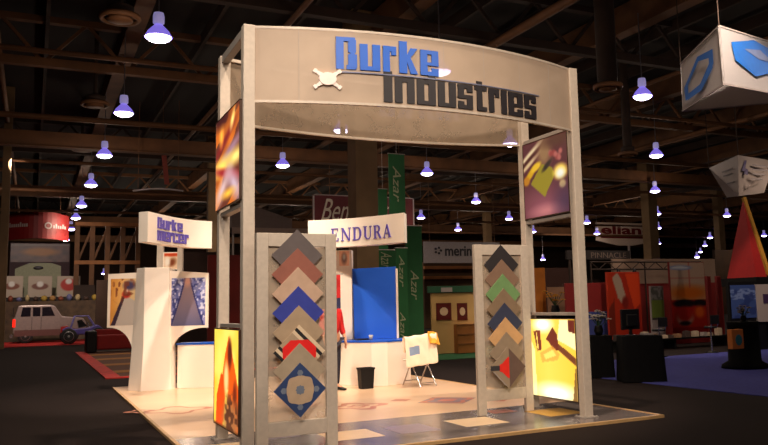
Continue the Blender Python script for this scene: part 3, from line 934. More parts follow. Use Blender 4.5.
def curved_sign(parent, edge, zt, zb, thick, side):
    """sign box bent in plan; edge = plan points of its front from left to right"""
    pts_ = []
    m_ = 6
    E0 = [edge[0] * 2 - edge[1]] + edge + [edge[-1] * 2 - edge[-2]]
    for i in range(1, len(E0) - 2):
        for k in range(m_):
            t = k / m_; p0, p1, p2, p3 = E0[i - 1:i + 3]
            pts_.append(.5 * (2 * p1 + (p2 - p0) * t + (2 * p0 - 5 * p1 + 4 * p2 - p3) * t * t + (3 * p1 - p0 - 3 * p2 + p3) * t ** 3))
    pts_.append(edge[-1])
    n = len(pts_) - 1
    v = []
    for p in pts_:
        q_ = p - side * thick
        v += [(p.x, p.y, zb), (p.x, p.y, zt), (q_.x, q_.y, zb), (q_.x, q_.y, zt)]
    f = []
    for i in range(n):
        a = 4 * i
        f += [(a, a + 4, a + 5, a + 1), (a + 1, a + 5, a + 7, a + 3), (a + 3, a + 7, a + 6, a + 2), (a + 2, a + 6, a + 4, a)]
    f += [(0, 1, 3, 2), (4 * n, 4 * n + 1, 4 * n + 3, 4 * n + 2)]
    o = MB().add(v, f).build('sign_box', M_WHITE, parent)
    cum = [0]
    for i in range(n): cum.append(cum[-1] + (pts_[i + 1] - pts_[i]).length)
    def fn(a, z, dpt):
        a_ = max(0, min(cum[-1] - 1e-6, a))
        i = max(k for k in range(n + 1) if cum[k] <= a_); i = min(i, n - 1)
        t = (a_ - cum[i]) / (cum[i + 1] - cum[i])
        p = pts_[i].lerp(pts_[i + 1], t); d_ = (pts_[i + 1] - pts_[i]).normalized()
        nn_ = Vector((d_.y, -d_.x))
        return Vector((p.x + nn_.x * (dpt + .003), p.y + nn_.y * (dpt + .003), z))
    def s_at(px_):
        best = min(range(n + 1), key=lambda k: abs(PX + F_PX * (Vector((pts_[k].x, pts_[k].y, zt)) - CP).dot(CR) / (Vector((pts_[k].x, pts_[k].y, zt)) - CP).dot(CF) - px_))
        # refine between neighbours
        lo_, hi_ = cum[max(0, best - 1)], cum[min(n, best + 1)]
        for _ in range(30):
            md = (lo_ + hi_) / 2; P_ = fn(md, zt, 0) - CP
            if PX + F_PX * P_.dot(CR) / P_.dot(CF) < px_: lo_ = md
            else: hi_ = md
        return lo_
    return o, fn, s_at


def edge_pts(l, zt): return [at(x_, y_, z=zt).xy for x_, y_ in l]
zt_ = at(212, 221, D=16.5).z
EP = edge_pts([(148, 211.2), (163, 214.8), (180, 218.2), (196, 220.3), (212, 221.4)], zt_)
zb_ = at(180, 246.6, D=(Vector((EP[2].x, EP[2].y, zt_)) - CP).dot(CF)).z
sb, fn, sa = curved_sign(TW, EP, zt_, zb_, .24, Vector((.55, -.83)))
H_ = zt_ - zb_
lettering('lettering', 'Burke', M_PURP, sb, sa(157.5), sa(182.5), zb_ + H_ * .51, H_ * .31, .012, fn, gap=.12, label='purple word Burke')
lettering('lettering', 'mercer', M_PURP, sb, sa(157.5), sa(188.5), zb_ + H_ * .10, H_ * .34, .012, fn, gap=.10, label='purple word mercer')

# right tower
c1 = at(345, 386, z=0)
T2 = thing('sign_tower', 'white tower with a tall blue panel under a curved white sign', 'sign tower', (c1.x, c1.y + .2, 0))
B2 = at(345, 386, D=16.6); B2.z = 0
S2 = 16.6 / F_PX
def ua(px): return (px - 345) * S2
def uz(py, px=345): return (384 + (px - 345) * -.027 - py) * S2
mb = MB(); prism_on(mb, [(ua(326), .905), (ua(326), uz(250)), (ua(353), uz(250)), (ua(353), .905)], -.3, -.02, 0, B2)
mb.build('column', M_WHITE, T2, bevel=.006)
mb = MB(); prism_on(mb, [(ua(354.5), .905), (ua(353), uz(269)), (ua(397.5), uz(268)), (ua(397.5), .905)], -.16, -.1, 0, B2)
mb.build('blue_panel', M_BPANEL, T2, bevel=.004)
mb = MB(); prism_on(mb, [(ua(397.5), .905), (ua(397.5), uz(270)), (ua(399.5), uz(270)), (ua(399.5), .905)], -.17, -.09, 0, B2)
mb.build('panel_edge', M_WHITEW, T2)
pp = picture('picture', T2, T(ua(340.5), uz(266), -.017, B2), T(ua(350.5), 0) - T(ua(340.5), 0), (0, 0, uz(251) - uz(266)), pic_portrait, M_PRINT, 20, 20, label='small peach print on the column')
zt_ = at(345, 218.3, D=16.5).z
EP = edge_pts([(308, 220.6), (330, 219.6), (357, 217.8), (383, 215.2), (404, 212.6)], zt_)
zb_ = at(345, 246.5, D=16.5).z
sb2, fn2, sa2 = curved_sign(T2, EP, zt_, zb_, .3, Vector((-.55, -.83)))
H_ = zt_ - zb_
lettering('lettering', 'ENDURA', M_PURP, sb2, sa2(331), sa2(391), zb_ + H_ * .2, H_ * .47, .012, fn2, gap=.16, label='purple serif word ENDURA')


# counters
def counter(P, h, label, m_top=M_BTOP, over=.03):
    c = Vector((sum(p[0] for p in P) / len(P), sum(p[1] for p in P) / len(P), 0))
    t = thing('reception_counter', label, 'counter', c)
    MB().prism(P, 'z', .002, h - .035).build('body', M_WHITEW, t, bevel=.006)
    Q = [((p[0] - c.x) * (1 + over * 1.6) + c.x, (p[1] - c.y) * (1 + over * 1.6) + c.y) for p in P]
    MB().prism(Q, 'z', h - .035, h).build('countertop', m_top, t, bevel=.004, label='blue laminate top')
    # kick strip and joint
    return t
a = at(174, 388, D=16.55); b = at(216, 386, D=16.55); b2 = at(232, 385, D=16.5)
k = nrm * .5
counter([(a.x + .06, a.y), (b2.x, b2.y), (b2.x - k.x, b2.y - k.y), (a.x - k.x + .06, a.y - k.y)], .93, 'white counter with blue top between the left tower and the arch')
p1 = at(338, 388, D=16.3); p2 = at(372, 387.5, D=15.9); p3 = at(388, 388, D=15.9); p4 = at(411, 382, D=16.4)
pts = [(p1.x, p1.y), (p2.x, p2.y), (p3.x, p3.y), (p4.x, p4.y), (p4.x - nrm.x * .55, p4.y - nrm.y * .55 + .1), (p1.x - nrm.x * .6, p1.y - nrm.y * .6)]
CT = counter(pts, .9, 'white angled reception counter with blue top below the tall blue panel', over=.015)
# things on the counter
q = at(362, 340.0, z=.9)
bk = MB(); bk.box(q.x - .14, q.x + .14, q.y - .09, q.y + .09, .902, .93)
tag(bk.build('brochure_stack', M_CHAR), 'dark flat stack of brochures on the blue counter top', 'brochures')
q = at(371, 339.9, z=.9)
cu = MB().lathe([(.035, .902), (.045, 1.0), (.04, 1.0), (.032, .915)], (q.x, q.y, 0), n=14)
tag(cu.build('cup', M_PAPER), 'pale cup on the blue counter top beside the brochures', 'cup')

# waste bin
q = at(366, 387.5, D=15.55)
bn = thing('waste_bin', 'black rectangular waste bin standing in front of the white counter', 'bin', (q.x, q.y, 0))
mb = MB(); w0, w1, hh = .115, .135, .40
for z0, z1, ww0, ww1 in ((.003, hh, w0, w1),):
    v = [(q.x + sx * w * 1.05, q.y + sy * w * .8, z) for z, w in ((z0, ww0), (z1, ww1), (z1, ww1 - .012), (z0 + .012, ww0 - .01)) for sx, sy in ((-1, -1), (1, -1), (1, 1), (-1, 1))]
    f = [(0, 1, 2, 3)] + [(4 * l + k, 4 * l + (k + 1) % 4, 4 * l + 4 + (k + 1) % 4, 4 * l + 4 + k) for l in range(3) for k in range(4)] + [(12, 13, 14, 15)]
    mb.add(v, f)
mb.build('body', M_BLACK, bn)
mb = MB()
for s_ in (-1, 1):
    mb.box(q.x - w1 * 1.05 - .01, q.x + w1 * 1.05 + .01, q.y + s_ * w1 * .8 - .008, q.y + s_ * w1 * .8 + .008, hh - .03, hh + .005)
    mb.box(q.x + s_ * w1 * 1.05 - .008, q.x + s_ * w1 * 1.05 + .008, q.y - w1 * .8, q.y + w1 * .8, hh - .03, hh + .005)
mb.build('rim', M_BLACK, bn)

# folding chair with a white garment over its back
q = at(420.5, 386, z=0)
e2 = (at(440, 386, D=16) - at(405, 386, D=16)); e2.z = 0; e2.normalize(); e2 = Matrix.Rotation(math.radians(34), 3, 'Z') @ e2; n2 = Vector((e2.y, -e2.x, 0))
ch = thing('folding_chair', 'chrome-legged folding chair with its back to the camera at the end of the counter', 'chair', (q.x, q.y, 0))
def Cc(a, d, z): return q + e2 * a + n2 * d + Vector((0, 0, z))
for s_ in (-.2, .2):
    MB().tube([Cc(s_, -.34, .012), Cc(s_, -.05, .42), Cc(s_, .16, .92)], .013, 8).build('leg', M_CHROME, ch)
    MB().tube([Cc(s_ * .9, .3, .012), Cc(s_ * .9, -.02, .44), Cc(s_ * .9, -.16, .5)], .013, 8).build('leg', M_CHROME, ch)
MB().tube([Cc(-.19, .26, .08), Cc(.19, .26, .08)], .01, 6).build('stretcher', M_CHROME, ch)
MB().tube([Cc(-.2, -.28, .1), Cc(.2, -.28, .1)], .01, 6).build('stretcher', M_CHROME, ch)
mb = MB(); mb.add([Cc(-.2, .06, .47), Cc(.2, .06, .47), Cc(.2, -.36, .49), Cc(-.2, -.36, .49), Cc(-.2, .06, .5), Cc(.2, .06, .5), Cc(.2, -.36, .52), Cc(-.2, -.36, .52)], [(0, 1, 2, 3), (4, 5, 6, 7), (0, 1, 5, 4), (1, 2, 6, 5), (2, 3, 7, 6), (3, 0, 4, 7)])
mb.build('seat', M_WHITEW, ch, bevel=.01)
mb = MB(); mb.add([Cc(-.2, .1, .72), Cc(.2, .1, .72), Cc(.2, .16, .92), Cc(-.2, .16, .92), Cc(-.2, .12, .72), Cc(.2, .12, .72), Cc(.2, .18, .92), Cc(-.2, .18, .92)], [(0, 1, 2, 3), (4, 5, 6, 7), (0, 1, 5, 4), (1, 2, 6, 5), (2, 3, 7, 6), (3, 0, 4, 7)])
mb.build('backrest', M_WHITEW, ch, bevel=.01)


def cloth(name, m, P, nu, nv, label, cat, amp=.015, patch=None):
    """P(u,v) -> point; makes a solid draped sheet"""
    v = [P(i / nu, j / nv) + n2 * (amp * math.sin(i * 1.3 + j * .4) + amp * .6 * math.cos(j * 1.1 + i)) for j in range(nv + 1) for i in range(nu + 1)]
    f = [(j * (nu + 1) + i, j * (nu + 1) + i + 1, (j + 1) * (nu + 1) + i + 1, (j + 1) * (nu + 1) + i) for j in range(nv) for i in range(nu)]
    mb = MB().add(v, f, 0, True)
    ms = [m]
    if patch:
        ms.append(patch[1])
        for i, fc in enumerate(f):
            ii, jj = i % nu, i // nu
            if patch[0](ii / nu, jj / nv): mb.mi[i] = 1
    o = mb.build(name, ms)
    s = o.modifiers.new('thickness', 'SOLIDIFY'); s.thickness = .012
    s = o.modifiers.new('smooth', 'SUBSURF'); s.levels = 1; s.render_levels = 1
    return tag(o, label, cat)
def jacketP(u, v):
    # v 0..1: down the viewer side, over the top, a little down the far side
    a = -.46 + .74 * u
    L = v * 1.0
    if L < .58: z = .43 + L; d = .24 - .03 * L / .58
    elif L < .7: t = (L - .58) / .12; z = 1.01 + .015 * math.sin(t * PI); d = .21 - .09 * t
    else: z = 1.01 - (L - .7); d = .11
    z += .06 * (u - .5) * 1 - .02 * abs(math.sin(u * 9))
    return Cc(a, d, z)
cloth('white_jacket', mat('white_cloth', (250, 226, 200), .8, 0, .03), jacketP, 16, 18, 'white garment with a blue patch hung over the folding chair back', 'jacket', .01,
      (lambda u, v: .12 < u < .42 and .2 < v < .34, mat('blue_grey_patch', (130, 150, 180), .7)))
def yellowP(u, v):
    a = .06 + .28 * u
    z = 1.07 - .24 * v - .05 * u * u
    return Cc(a, .255 - .05 * u - .06 * math.cos(v * 2), z)
cloth('yellow_scarf', mat('amber_cloth', (236, 160, 50), .8, 0, .1), yellowP, 8, 8, 'small amber yellow cloth hanging on the right of the chair back', 'scarf', .012)


# ================================================================== PERSON (stands behind the left sample board)
def person(base, face, label, shirt, trousers, skin=(196, 140, 108), hair=(40, 28, 22), h=1.72):
    t = thing('person', label, 'person', (base.x, base.y, 0), face)
    s = h / 1.75
    def skinmesh(name, pts, edges, radii, m, lev=2, parent=t, label=None):
        me = bpy.data.meshes.new(name)
        me.from_pydata([tuple(Vector(p) * s) for p in pts], edges, [])
        me.materials.append(m)
        o = bpy.data.objects.new(name, me); COL.objects.link(o); o.parent = parent
        sk = o.modifiers.new('skin', 'SKIN'); sk.use_smooth_shade = True
        for i, r in enumerate(radii):
            q_ = me.skin_vertices[0].data[i]
            rr = r if isinstance(r, tuple) else (r, r)
            q_.radius = (rr[0] * s, rr[1] * s)
        me.skin_vertices[0].data[0].use_root = True
        sb_ = o.modifiers.new('sub', 'SUBSURF'); sb_.levels = lev; sb_.render_levels = lev
        if label: o['label'] = label
        return o
    msk = mat('skin_tone', skin, .6)
    # body: pelvis, spine, neck, head, arms, hands and legs; figure faces -y, x to its left/right
    P = [(0, 0, .95), (0, 0, 1.12), (0, .01, 1.32), (0, 0, 1.47), (0, -.01, 1.53), (0, -.02, 1.60), (0, -.025, 1.68)]
    R = [(.15, .11), (.13, .1), (.16, .11), (.06, .055), (.055, .055), (.075, .09), (.062, .08)]
    E_ = [(i, i + 1) for i in range(6)]
    for sx in (-1, 1):
        k = len(P)
        P += [(sx * .17, 0, 1.42), (sx * .235, .02, 1.14), (sx * .24, -.08, .92), (sx * .235, -.1, .86)]
        R += [.05, .042, .03, (.032, .02)]
        E_ += [(2, k), (k, k + 1), (k + 1, k + 2), (k + 2, k + 3)]
        wv = k + 3
        for j, (dx, L) in enumerate(((-.024, .075), (-.008, .085), (.01, .08), (.026, .065))):
            k = len(P)
            P += [(sx * .235 + dx * .4, -.105 + dx, .82), (sx * .235 - sx * .01, -.11 + dx, .82 - L)]
            R += [.009, .008]; E_ += [(wv, k), (k, k + 1)]
        k = len(P)
        P += [(sx * .225, -.145, .83), (sx * .215, -.15, .79)]; R += [.01, .009]; E_ += [(wv, k), (k, k + 1)]
        k = len(P)
        P += [(sx * .09, 0, .88), (sx * .1, -.01, .5), (sx * .105, .02, .1), (sx * .11, -.13, .04)]
        R += [.085, .055, .04, (.04, .03)]
        E_ += [(0, k), (k, k + 1), (k + 1, k + 2), (k + 2, k + 3)]
    body = skinmesh('body', P, E_, R, msk)
    # shirt
    P = [(0, 0, .96), (0, 0, 1.12), (0, .01, 1.32), (0, 0, 1.44)]; R = [(.165, .125), (.15, .12), (.178, .13), (.085, .08)]
    E_ = [(0, 1), (1, 2), (2, 3)]
    for sx in (-1, 1):
        k = len(P); P += [(sx * .17, 0, 1.42), (sx * .232, .02, 1.15), (sx * .236, -.05, .98)]; R += [.068, .058, .05]; E_ += [(2, k), (k, k + 1), (k + 1, k + 2)]
    skinmesh('shirt', P, E_, R, shirt, label='red shirt')
    P = [(0, 0, .97)]; R = [(.158, .122)]; E_ = []
    for sx in (-1, 1):
        k = len(P); P += [(sx * .09, 0, .87), (sx * .1, -.01, .5), (sx * .105, .02, .09)]; R += [.1, .075, .062]; E_ += [(0, k), (k, k + 1), (k + 1, k + 2)]
    skinmesh('trousers', P, E_, R, trousers, label='dark trousers')
    for sx in (-1, 1):
        mb = MB(); n = 12
        v = []
        for i in range(6):
            yy = .07 - .29 * i / 5; w_ = .045 + .012 * math.sin(i / 5 * PI); hh_ = .085 - .045 * (i / 5) ** 1.2
            for k in range(n):
                a_ = 2 * PI * k / n
                v.append((sx * .108 + w_ * math.cos(a_), yy, .004 + hh_ / 2 + hh_ / 2 * math.sin(a_)))
        f = [(i * n + k, i * n + (k + 1) % n, (i + 1) * n + (k + 1) % n, (i + 1) * n + k) for i in range(5) for k in range(n)] + [tuple(range(n)), tuple(range(5 * n, 6 * n))]
        mb.add([Vector(p) * s for p in v], f, 0, True)
        mb.build('shoe', M_BLACK, t, loc=(0, 0, 0))
    # hair, ears, nose, eyes
    mb = MB()
    v = []; n = 14
    for i in range(7):
        th = i / 6 * PI * .55
        for k in range(n):
            a_ = 2 * PI * k / n
            v.append(Vector((.088 * math.sin(th) * math.cos(a_), .005 + .1 * math.sin(th) * math.sin(a_), 1.655 + .1 * math.cos(th) - (.03 if math.sin(a_) > 0 else 0) * math.sin(th))) * s)
    mb.add(v, [(i * n + k, i * n + (k + 1) % n, (i + 1) * n + (k + 1) % n, (i + 1) * n + k) for i in range(6) for k in range(n)], 0, True)
    mb.build('hair', mat('dark_hair', hair, .7), t, loc=(0, 0, 0))
    for sx in (-1, 1):
        MB().lathe([(.001, -.011), (.011, 0), (.001, .011)], (sx * .03 * s, -.108 * s, 1.65 * s), 8).build('eye', M_CHAR, t, loc=(0, 0, 0))
        MB().lathe([(.002, -.03), (.014, -.01), (.016, .012), (.002, .03)], (sx * .082 * s, 0, 1.63 * s), 8).build('ear', msk, t, loc=(0, 0, 0))
    MB().lathe([(.018, -.02), (.012, 0), (.003, .03)], (0, -.115 * s, 1.625 * s), 8).build('nose', msk, t, loc=(0, 0, 0))
    MB().box(-.024 * s, .024 * s, -.11 * s, -.1 * s, 1.585 * s, 1.592 * s).build('mouth', mat('lips', (150, 70, 60), .6), t, loc=(0, 0, 0))
    return t
pb = at(332.5, 391, D=15.35)
person(pb, .35, 'person in a red shirt and dark trousers standing behind the left sample board', mat('red_shirt', (196, 24, 26), .8, 0, .1), mat('dark_trousers', (26, 24, 40), .8), h=1.86)
X0, X1 = at(327, 290, D=16.1), at(343, 290, D=16.1)
za, zb_ = at(335, 318, D=16.1).z, at(335, 274, D=16.1).z
bt = thing('banner', 'narrow red banner with a navy lower part hanging behind the person', 'banner', (X0.x, X0.y, za))
MB().beam((X0.x, X0.y, zb_), (X1.x, X1.y, zb_), .03).build('bar', M_ALUD, bt)
for z0_, z1_, m__ in ((za + .4, zb_, mat('banner_red', (180, 24, 26), .8)), (za, za + .4, mat('banner_navy', (30, 34, 70), .8))):
    MB().prism([(X0.x, z0_), (X1.x, z0_), (X1.x, z1_), (X0.x, z1_)], 'y', X0.y, X0.y + .02).build('cloth', m__, bt)
MB().tube([(X0.x, X0.y + .02, .005), (X0.x, X0.y + .02, zb_)], .015, 8).build('pole', M_ALUD, bt)

# ================================================================== BACKGROUND STANDS
def sign(name, label, cat, px, Y, m, thick=.12, parts=None, group=None, z0=None):
    X0, X1, a, b = span(*px, Y)
    if z0 is not None: a = z0
    t = thing(name, label, cat, ((X0 + X1) / 2, Y, a), 0, group)
    MB().box(X0, X1, Y, Y + thick, a, b).build('panel', m, t, bevel=.01)
    return t, (X0, X1, a, b)


def flatfn(Y): return lambda x, z, d: (x, Y - .002 - d, z)


# long ribbon board behind, maroon script sign
t, (x0, x1, a, b) = sign('hanging_sign', 'maroon hanging sign with pale slanted lettering, half hidden behind the column', 'sign', (313, 196, 414, 226), 34, mat('maroon', (88, 22, 26), .7))
for wd_, pa, pb_, pt in (('Ben', 321, 349, 199), ('so', 355, 379, 206), ('n', 381, 393, 206)):
    s0, s1, q0, q1 = span(pa, pt, pb_, 221, 34)
    text_mesh('lettering', wd_, M_CREAMT, t, s0, s1, q0, q1, flatfn(34), .02, .45, 0.0)
fr = MB()
for (u0, u1, v0, v1) in ((x0, x1, b - .06, b), (x0, x0 + .08, a, b), (x1 - .08, x1, a, b)): fr.box(u0, u1, 33.96, 34.0, v0, v1)
fr.build('frame', M_GREYW, t)
for px_ in (330, 400):
    X_ = at(px_, 196, Y=34).x
    MB().tube([(X_, 34.06, b), (X_, 34.06, 12.1)], .02, 6).build('cable', M_STEEL, t)

# merino sign
t, (x0, x1, a, b) = sign('hanging_sign', 'pale grey hanging sign with dark lowercase lettering left of the right sample board', 'sign', (424, 242, 500, 263), 36, mat('pale_grey_sign', (142, 134, 136), .6))
s0, s1, q0, q1 = span(445, 246, 478, 256, 36)
text_mesh('lettering', 'merino', M_CHAR, t, s0, s1, q0, q1, flatfn(36), .02, 0, .02)
s0, s1, q0, q1 = span(433, 245, 443, 256, 36)
mb = MB(); cx, cz = (s0 + s1) / 2, (q0 + q1) / 2
for k in range(5):
    a0 = 2 * PI * k / 5
    mb.prism([(cx + .2 * math.cos(a0) + .09 * math.cos(j * PI / 3), cz + .18 * math.sin(a0) + .08 * math.sin(j * PI / 3)) for j in range(6)], 'y', 35.97, 35.995)
mb.build('emblem', M_CHAR, t, label='dark ring of dots')
for px_ in (430, 495):
    X_ = at(px_, 242, Y=36).x
    MB().tube([(X_, 36.06, b), (X_, 36.06, 9.7)], .02, 6).build('cable', M_STEEL, t)

# green banners
def banner(px, Y, label, txts, zf=None, m=M_GREEN):
    X0, X1, a, b = span(*px, Y)
    if zf is not None: a = zf
    t = thing('banner', label, 'banner', ((X0 + X1) / 2, Y, a), 0, 'tall green banners behind the stand')
    MB().box(X0, X1, Y, Y + .05, a, b).build('cloth', m, t)
    MB().tube([(X0 - .03, Y + .025, b), (X1 + .03, Y + .025, b)], .03, 8).build('pole', M_ALUD, t)
    MB().box(X0, X1, Y - .01, Y + .06, a, a + .04).build('hem_bar', M_ALUD, t)
    if zf is None: MB().tube([((X0 + X1) / 2, Y + .025, b), ((X0 + X1) / 2, Y + .025, 13.2)], .012, 6).build('cable', M_ALUD, t)
    for (txt, p0, p1, sh) in txts:
        # lettering runs downwards, tops of the letters to the right
        z_t = at((px[0] + px[2]) / 2, p0, Y=Y).z; z_b = at((px[0] + px[2]) / 2, p1, Y=Y).z
        w_ = X1 - X0
        fn_ = lambda x, z, d, X0=X0, X1=X1, w_=w_, Y=Y: (X0 + w_ * (.25 + .5 * z), Y - .003 - d, x)
        text_mesh('lettering', txt, mat('dull_cream_print', (160, 164, 130), .7), t, z_t, z_b, 0, 1, fn_, .008, sh, 0.0)
    return t
banner((389, 154, 405, 215), 24, 'high green banner with pale script running down it, above the ENDURA sign', [('Azar', 166, 202, .35)])
banner((379, 189, 388, 300), 25, 'narrow plain green banner hanging beside the building column', [])
banner((397, 248, 408, 352), 19, 'green banner standing just right of the tall blue panel', [('Azar', 255, 287, .35), ('Azar', 312, 340, .35)], zf=.0)
banner((407, 226, 423, 352), 21, 'broad green banner with round pale marks left of the beige kiosk', [('Azar', 270, 300, .35)], zf=.0)
banner((376, 250, 398, 352), 23, 'green banner mostly hidden by the tall blue panel', [('Azar', 252, 268, .35)], zf=.0)
# round marks on the broad banner
X0, X1, a, b = span(407, 226, 423, 352, 21)

# beige kiosk with two framed pictures
Yk = 14.2
t, (x0, x1, a, b) = sign('kiosk_wall', 'beige kiosk wall with two small dark red framed pictures, beyond the chair', 'kiosk', (432, 293, 476, 352), Yk, M_BEIGEWALL, .08, z0=0.0)
for px in ((436, 303, 451, 320), (457, 303, 467, 320)):
    s0, s1, q0, q1 = span(*px, Yk)
    fr = MB().box(s0, s1, Yk - .03, Yk, q0, q1).build('picture_frame', mat('dark_red_frame', (92, 22, 14), .5), t)
    MB().prism([((s0 + s1) / 2 + (s1 - s0) * .28 * math.cos(k * PI / 5), (q0 + q1) / 2 + (q1 - q0) * .25 * math.sin(k * PI / 5)) for k in range(10)], 'y', Yk - .034, Yk - .03).build('picture_motif', mat('pale_motif', (206, 176, 140), .6), fr)
s0, s1, q0, q1 = span(454, 324, 474, 350, Yk)
MB().box(s0, s1, Yk - .25, Yk, 0, q1).build('shelf_unit', M_TAN, t)
for k in range(3):
    MB().box(s0, s1, Yk - .27, Yk - .25, q1 * (k + 1) / 3 - .04, q1 * (k + 1) / 3).build('shelf', mat('brown_shelf', (120, 72, 30), .6), t)
t, _ = sign('green_fascia', 'dark green fascia strip along the top of the beige kiosk', 'fascia', (428, 286, 478, 292.5), Yk - .1, mat('fascia_green', (30, 74, 48), .6), .09)
s0, s1, q0, q1 = span(441, 287.5, 452, 292, Yk - .1)
MB().box(s0, s1, Yk - .12, Yk - .1, q0, q1).build('pale_plate', M_GREYW, t)
rg = MB(); g0 = at(426, 354, z=0); g1 = at(482, 354, z=0)
rg.box(7.2, 13.5, 12.0, 17.5, HALL_FLOOR, HALL_FLOOR + .012)
tag(rg.build('green_carpet', mat('green_carpet', (18, 84, 44), .9, 0, .1, 10)), 'green carpet laid under the beige kiosk', 'carpet')


# generic background backdrops
def wallbox(name, label, cat, px, Y, m, thick=.15, ground=True, group=None):
    X0, X1, a, b = span(*px, Y)
    if ground: a = HALL_FLOOR
    return tag(MB().box(X0, X1, Y, Y + thick, a, b).build(name, m, bevel=.01), label, cat, group)


# ---------------------------------------------------------------- left background
Yl = 46
X0, X1, a, b = span(6, 216, 69, 241, 60)
t = thing('hanging_sign', 'curved dark red hanging sign over the far left stand', 'sign', ((X0 + X1) / 2, 60, a))
n = 14
v = []
for i in range(n + 1):
    tt = i / n; x = X0 + (X1 - X0) * tt; y = 60 - 1.6 * math.sin(tt * PI); k = .25 * math.sin(tt * PI)
    v += [(x, y, a + k * .3), (x, y, b + k), (x, y + .2, b + k), (x, y + .2, a + k * .3)]
f = []
for i in range(n):
    q_ = 4 * i
    f += [(q_, q_ + 4, q_ + 5, q_ + 1), (q_ + 1, q_ + 5, q_ + 6, q_ + 2), (q_ + 2, q_ + 6, q_ + 7, q_ + 3), (q_ + 3, q_ + 7, q_ + 4, q_)]
f += [(0, 1, 2, 3), (4 * n, 4 * n + 1, 4 * n + 2, 4 * n + 3)]
MB().add(v, f, 0).build('panel', M_RED, t)
yc = lambda x: 60 - 1.6 * math.sin((x - X0) / (X1 - X0) * PI)
fnr = lambda x, z, d: (x, yc(x) - .01 - d, z)
# two blurred white marks, drawn as plain bars and a ring
bars = MB()
def barc(u0, u1, v0, v1):
    xa, xb = X0 + (X1 - X0) * u0, X0 + (X1 - X0) * u1; za, zb = a + (b - a) * v0, a + (b - a) * v1
    bars.add([fnr(xa, za, .03), fnr(xb, za, .03), fnr(xb, zb, .03), fnr(xa, zb, .03)], [(0, 1, 2, 3)])
for k in range(9): barc(.05 + k * .033, .073 + k * .033, .5, .62 + (.06 if k in (0, 5) else 0))
for k in range(6): barc(.74 + k * .036, .765 + k * .036, .46, .58 + (.06 if k in (1, 4) else 0))
bars.build('lettering', M_GREYW, t)
rb = MB()
for k in range(16):
    a0, a1 = 2 * PI * k / 16, 2 * PI * (k + 1) / 16
    xc, zc = X0 + (X1 - X0) * .66, a + (b - a) * .55
    rb.add([fnr(xc + r_ * math.cos(q_), zc + r_ * math.sin(q_), .03) for r_, q_ in ((.16, a0), (.26, a0), (.26, a1), (.16, a1))], [(0, 1, 2, 3)])
rb.build('emblem', M_GREYW, t)
for px_ in (15, 60):
    X_ = at(px_, 216, Y=60).x
    MB().tube([(X_, 59.6, b), (X_, 59.6, 12.3)], .03, 6).build('cable', M_STEEL, t)

def pic_banner(u, v):
    c = blend((84, 66, 74), (120, 84, 84), vnoise(u * 12, v * 4, 11))
    c = blend(c, (176, 112, 50), ell(u, v, .5, .55, .3, .22, .3)); c = blend(c, (130, 120, 120), max(0, 1 - abs(v - .93) / .06))
    return c
X0, X1, a, b = span(10, 243, 70, 262, 58)
t = thing('backdrop_banner', 'dull purple banner with an orange oval, under the curved red sign', 'banner', ((X0 + X1) / 2, 58, HALL_FLOOR))
MB().box(X0, X1, 58, 58.2, HALL_FLOOR, b).build('panel', mat('dull_purple', (84, 64, 70), .8), t)
picture('picture', t, (X0 + .05, 57.99, a), (X1 - X0 - .1, 0, 0), (0, 0, b - a - .05), pic_banner, M_PRINT, 50, 20)
# pale green gabled board
X0, X1, a, b = span(15, 263, 61, 276, 52)
t = thing('stand_header', 'pale green peaked header board above the row of white product posters', 'sign', ((X0 + X1) / 2, 52, HALL_FLOOR))
w_ = X1 - X0; h_ = b - a
MB().prism([(X0, HALL_FLOOR), (X1, HALL_FLOOR), (X1, a + h_ * .75), (X0 + w_ * .78, a + h_), (X0 + w_ * .3, a + h_), (X0, a + h_ * .55)], 'y', 52, 52.2).build('panel', mat('pale_green_board', (150, 152, 126), .7), t)
fn_ = flatfn(52)
MB().lathe([(.01, -.01), (1, 0), (.01, .01)], n=20).map(lambda p: (X0 + w_ * .5 + p.x * w_ * .11, 51.99 + p.z * .5, a + h_ * .62 + p.y * h_ * .14)).build('oval_badge', mat('badge_grey', (88, 84, 88), .6), t)
# white posters with dishes of fruit
def pic_dish(k):
    def fn(u, v):
        c = (176, 158, 142)
        colr = [(120, 60, 40), (110, 60, 48), (176, 40, 30)][k]
        c = blend(c, colr, ell(u, v, .5, .52 if k < 2 else .6, .36, .16 if k < 2 else .3, .1))
        c = blend(c, (220, 214, 210), ell(u, v, .5, .62 if k < 2 else .76, .15, .14, .2))
        return c
    return fn
for k, (pa, pb_) in enumerate(((0, 23), (28, 52), (57, 80))):
    X0, X1, a, b = span(pa, 276, pb_, 297, 50)
    t = thing('product_poster', ['white poster with an orange-brown dish, leftmost on the far left stand', 'white poster with a small pale bowl, middle one on the far left stand', 'white poster with a red bowl of fruit, rightmost on the far left stand'][k], 'poster', ((X0 + X1) / 2, 50, HALL_FLOOR), 0, 'white product posters on the far left stand')
    MB().box(X0, X1, 50, 50.15, HALL_FLOOR, b).build('panel', mat('poster_board', (172, 154, 140), .7), t)
    picture('picture', t, (X0 + .03, 49.99, a), (X1 - X0 - .06, 0, 0), (0, 0, b - a - .03), pic_dish(k), M_PRINT, 24, 24)
wallbox('stand_wall', 'dark brown low wall board right of the white product posters', 'wall panel', (74, 285, 95, 299), 49, mat('dark_brown_board', (44, 28, 20), .8))
wallbox('stand_wall', 'long dark strip wall running under the white product posters', 'wall panel', (-30, 297, 118, 301), 48.5, mat('dark_strip', (36, 26, 24), .8))
wallbox('stand_counter', 'long tan counter crowded with goods behind the parked pickup', 'counter', (-30, 301, 118, 313), 47.9, mat('tan_counter', (70, 52, 36), .8, 0, .5, 2.5), .5)
random.seed(3)
GC = [(150, 110, 60), (120, 60, 40), (90, 90, 130), (170, 150, 110), (60, 40, 30), (160, 130, 50)]
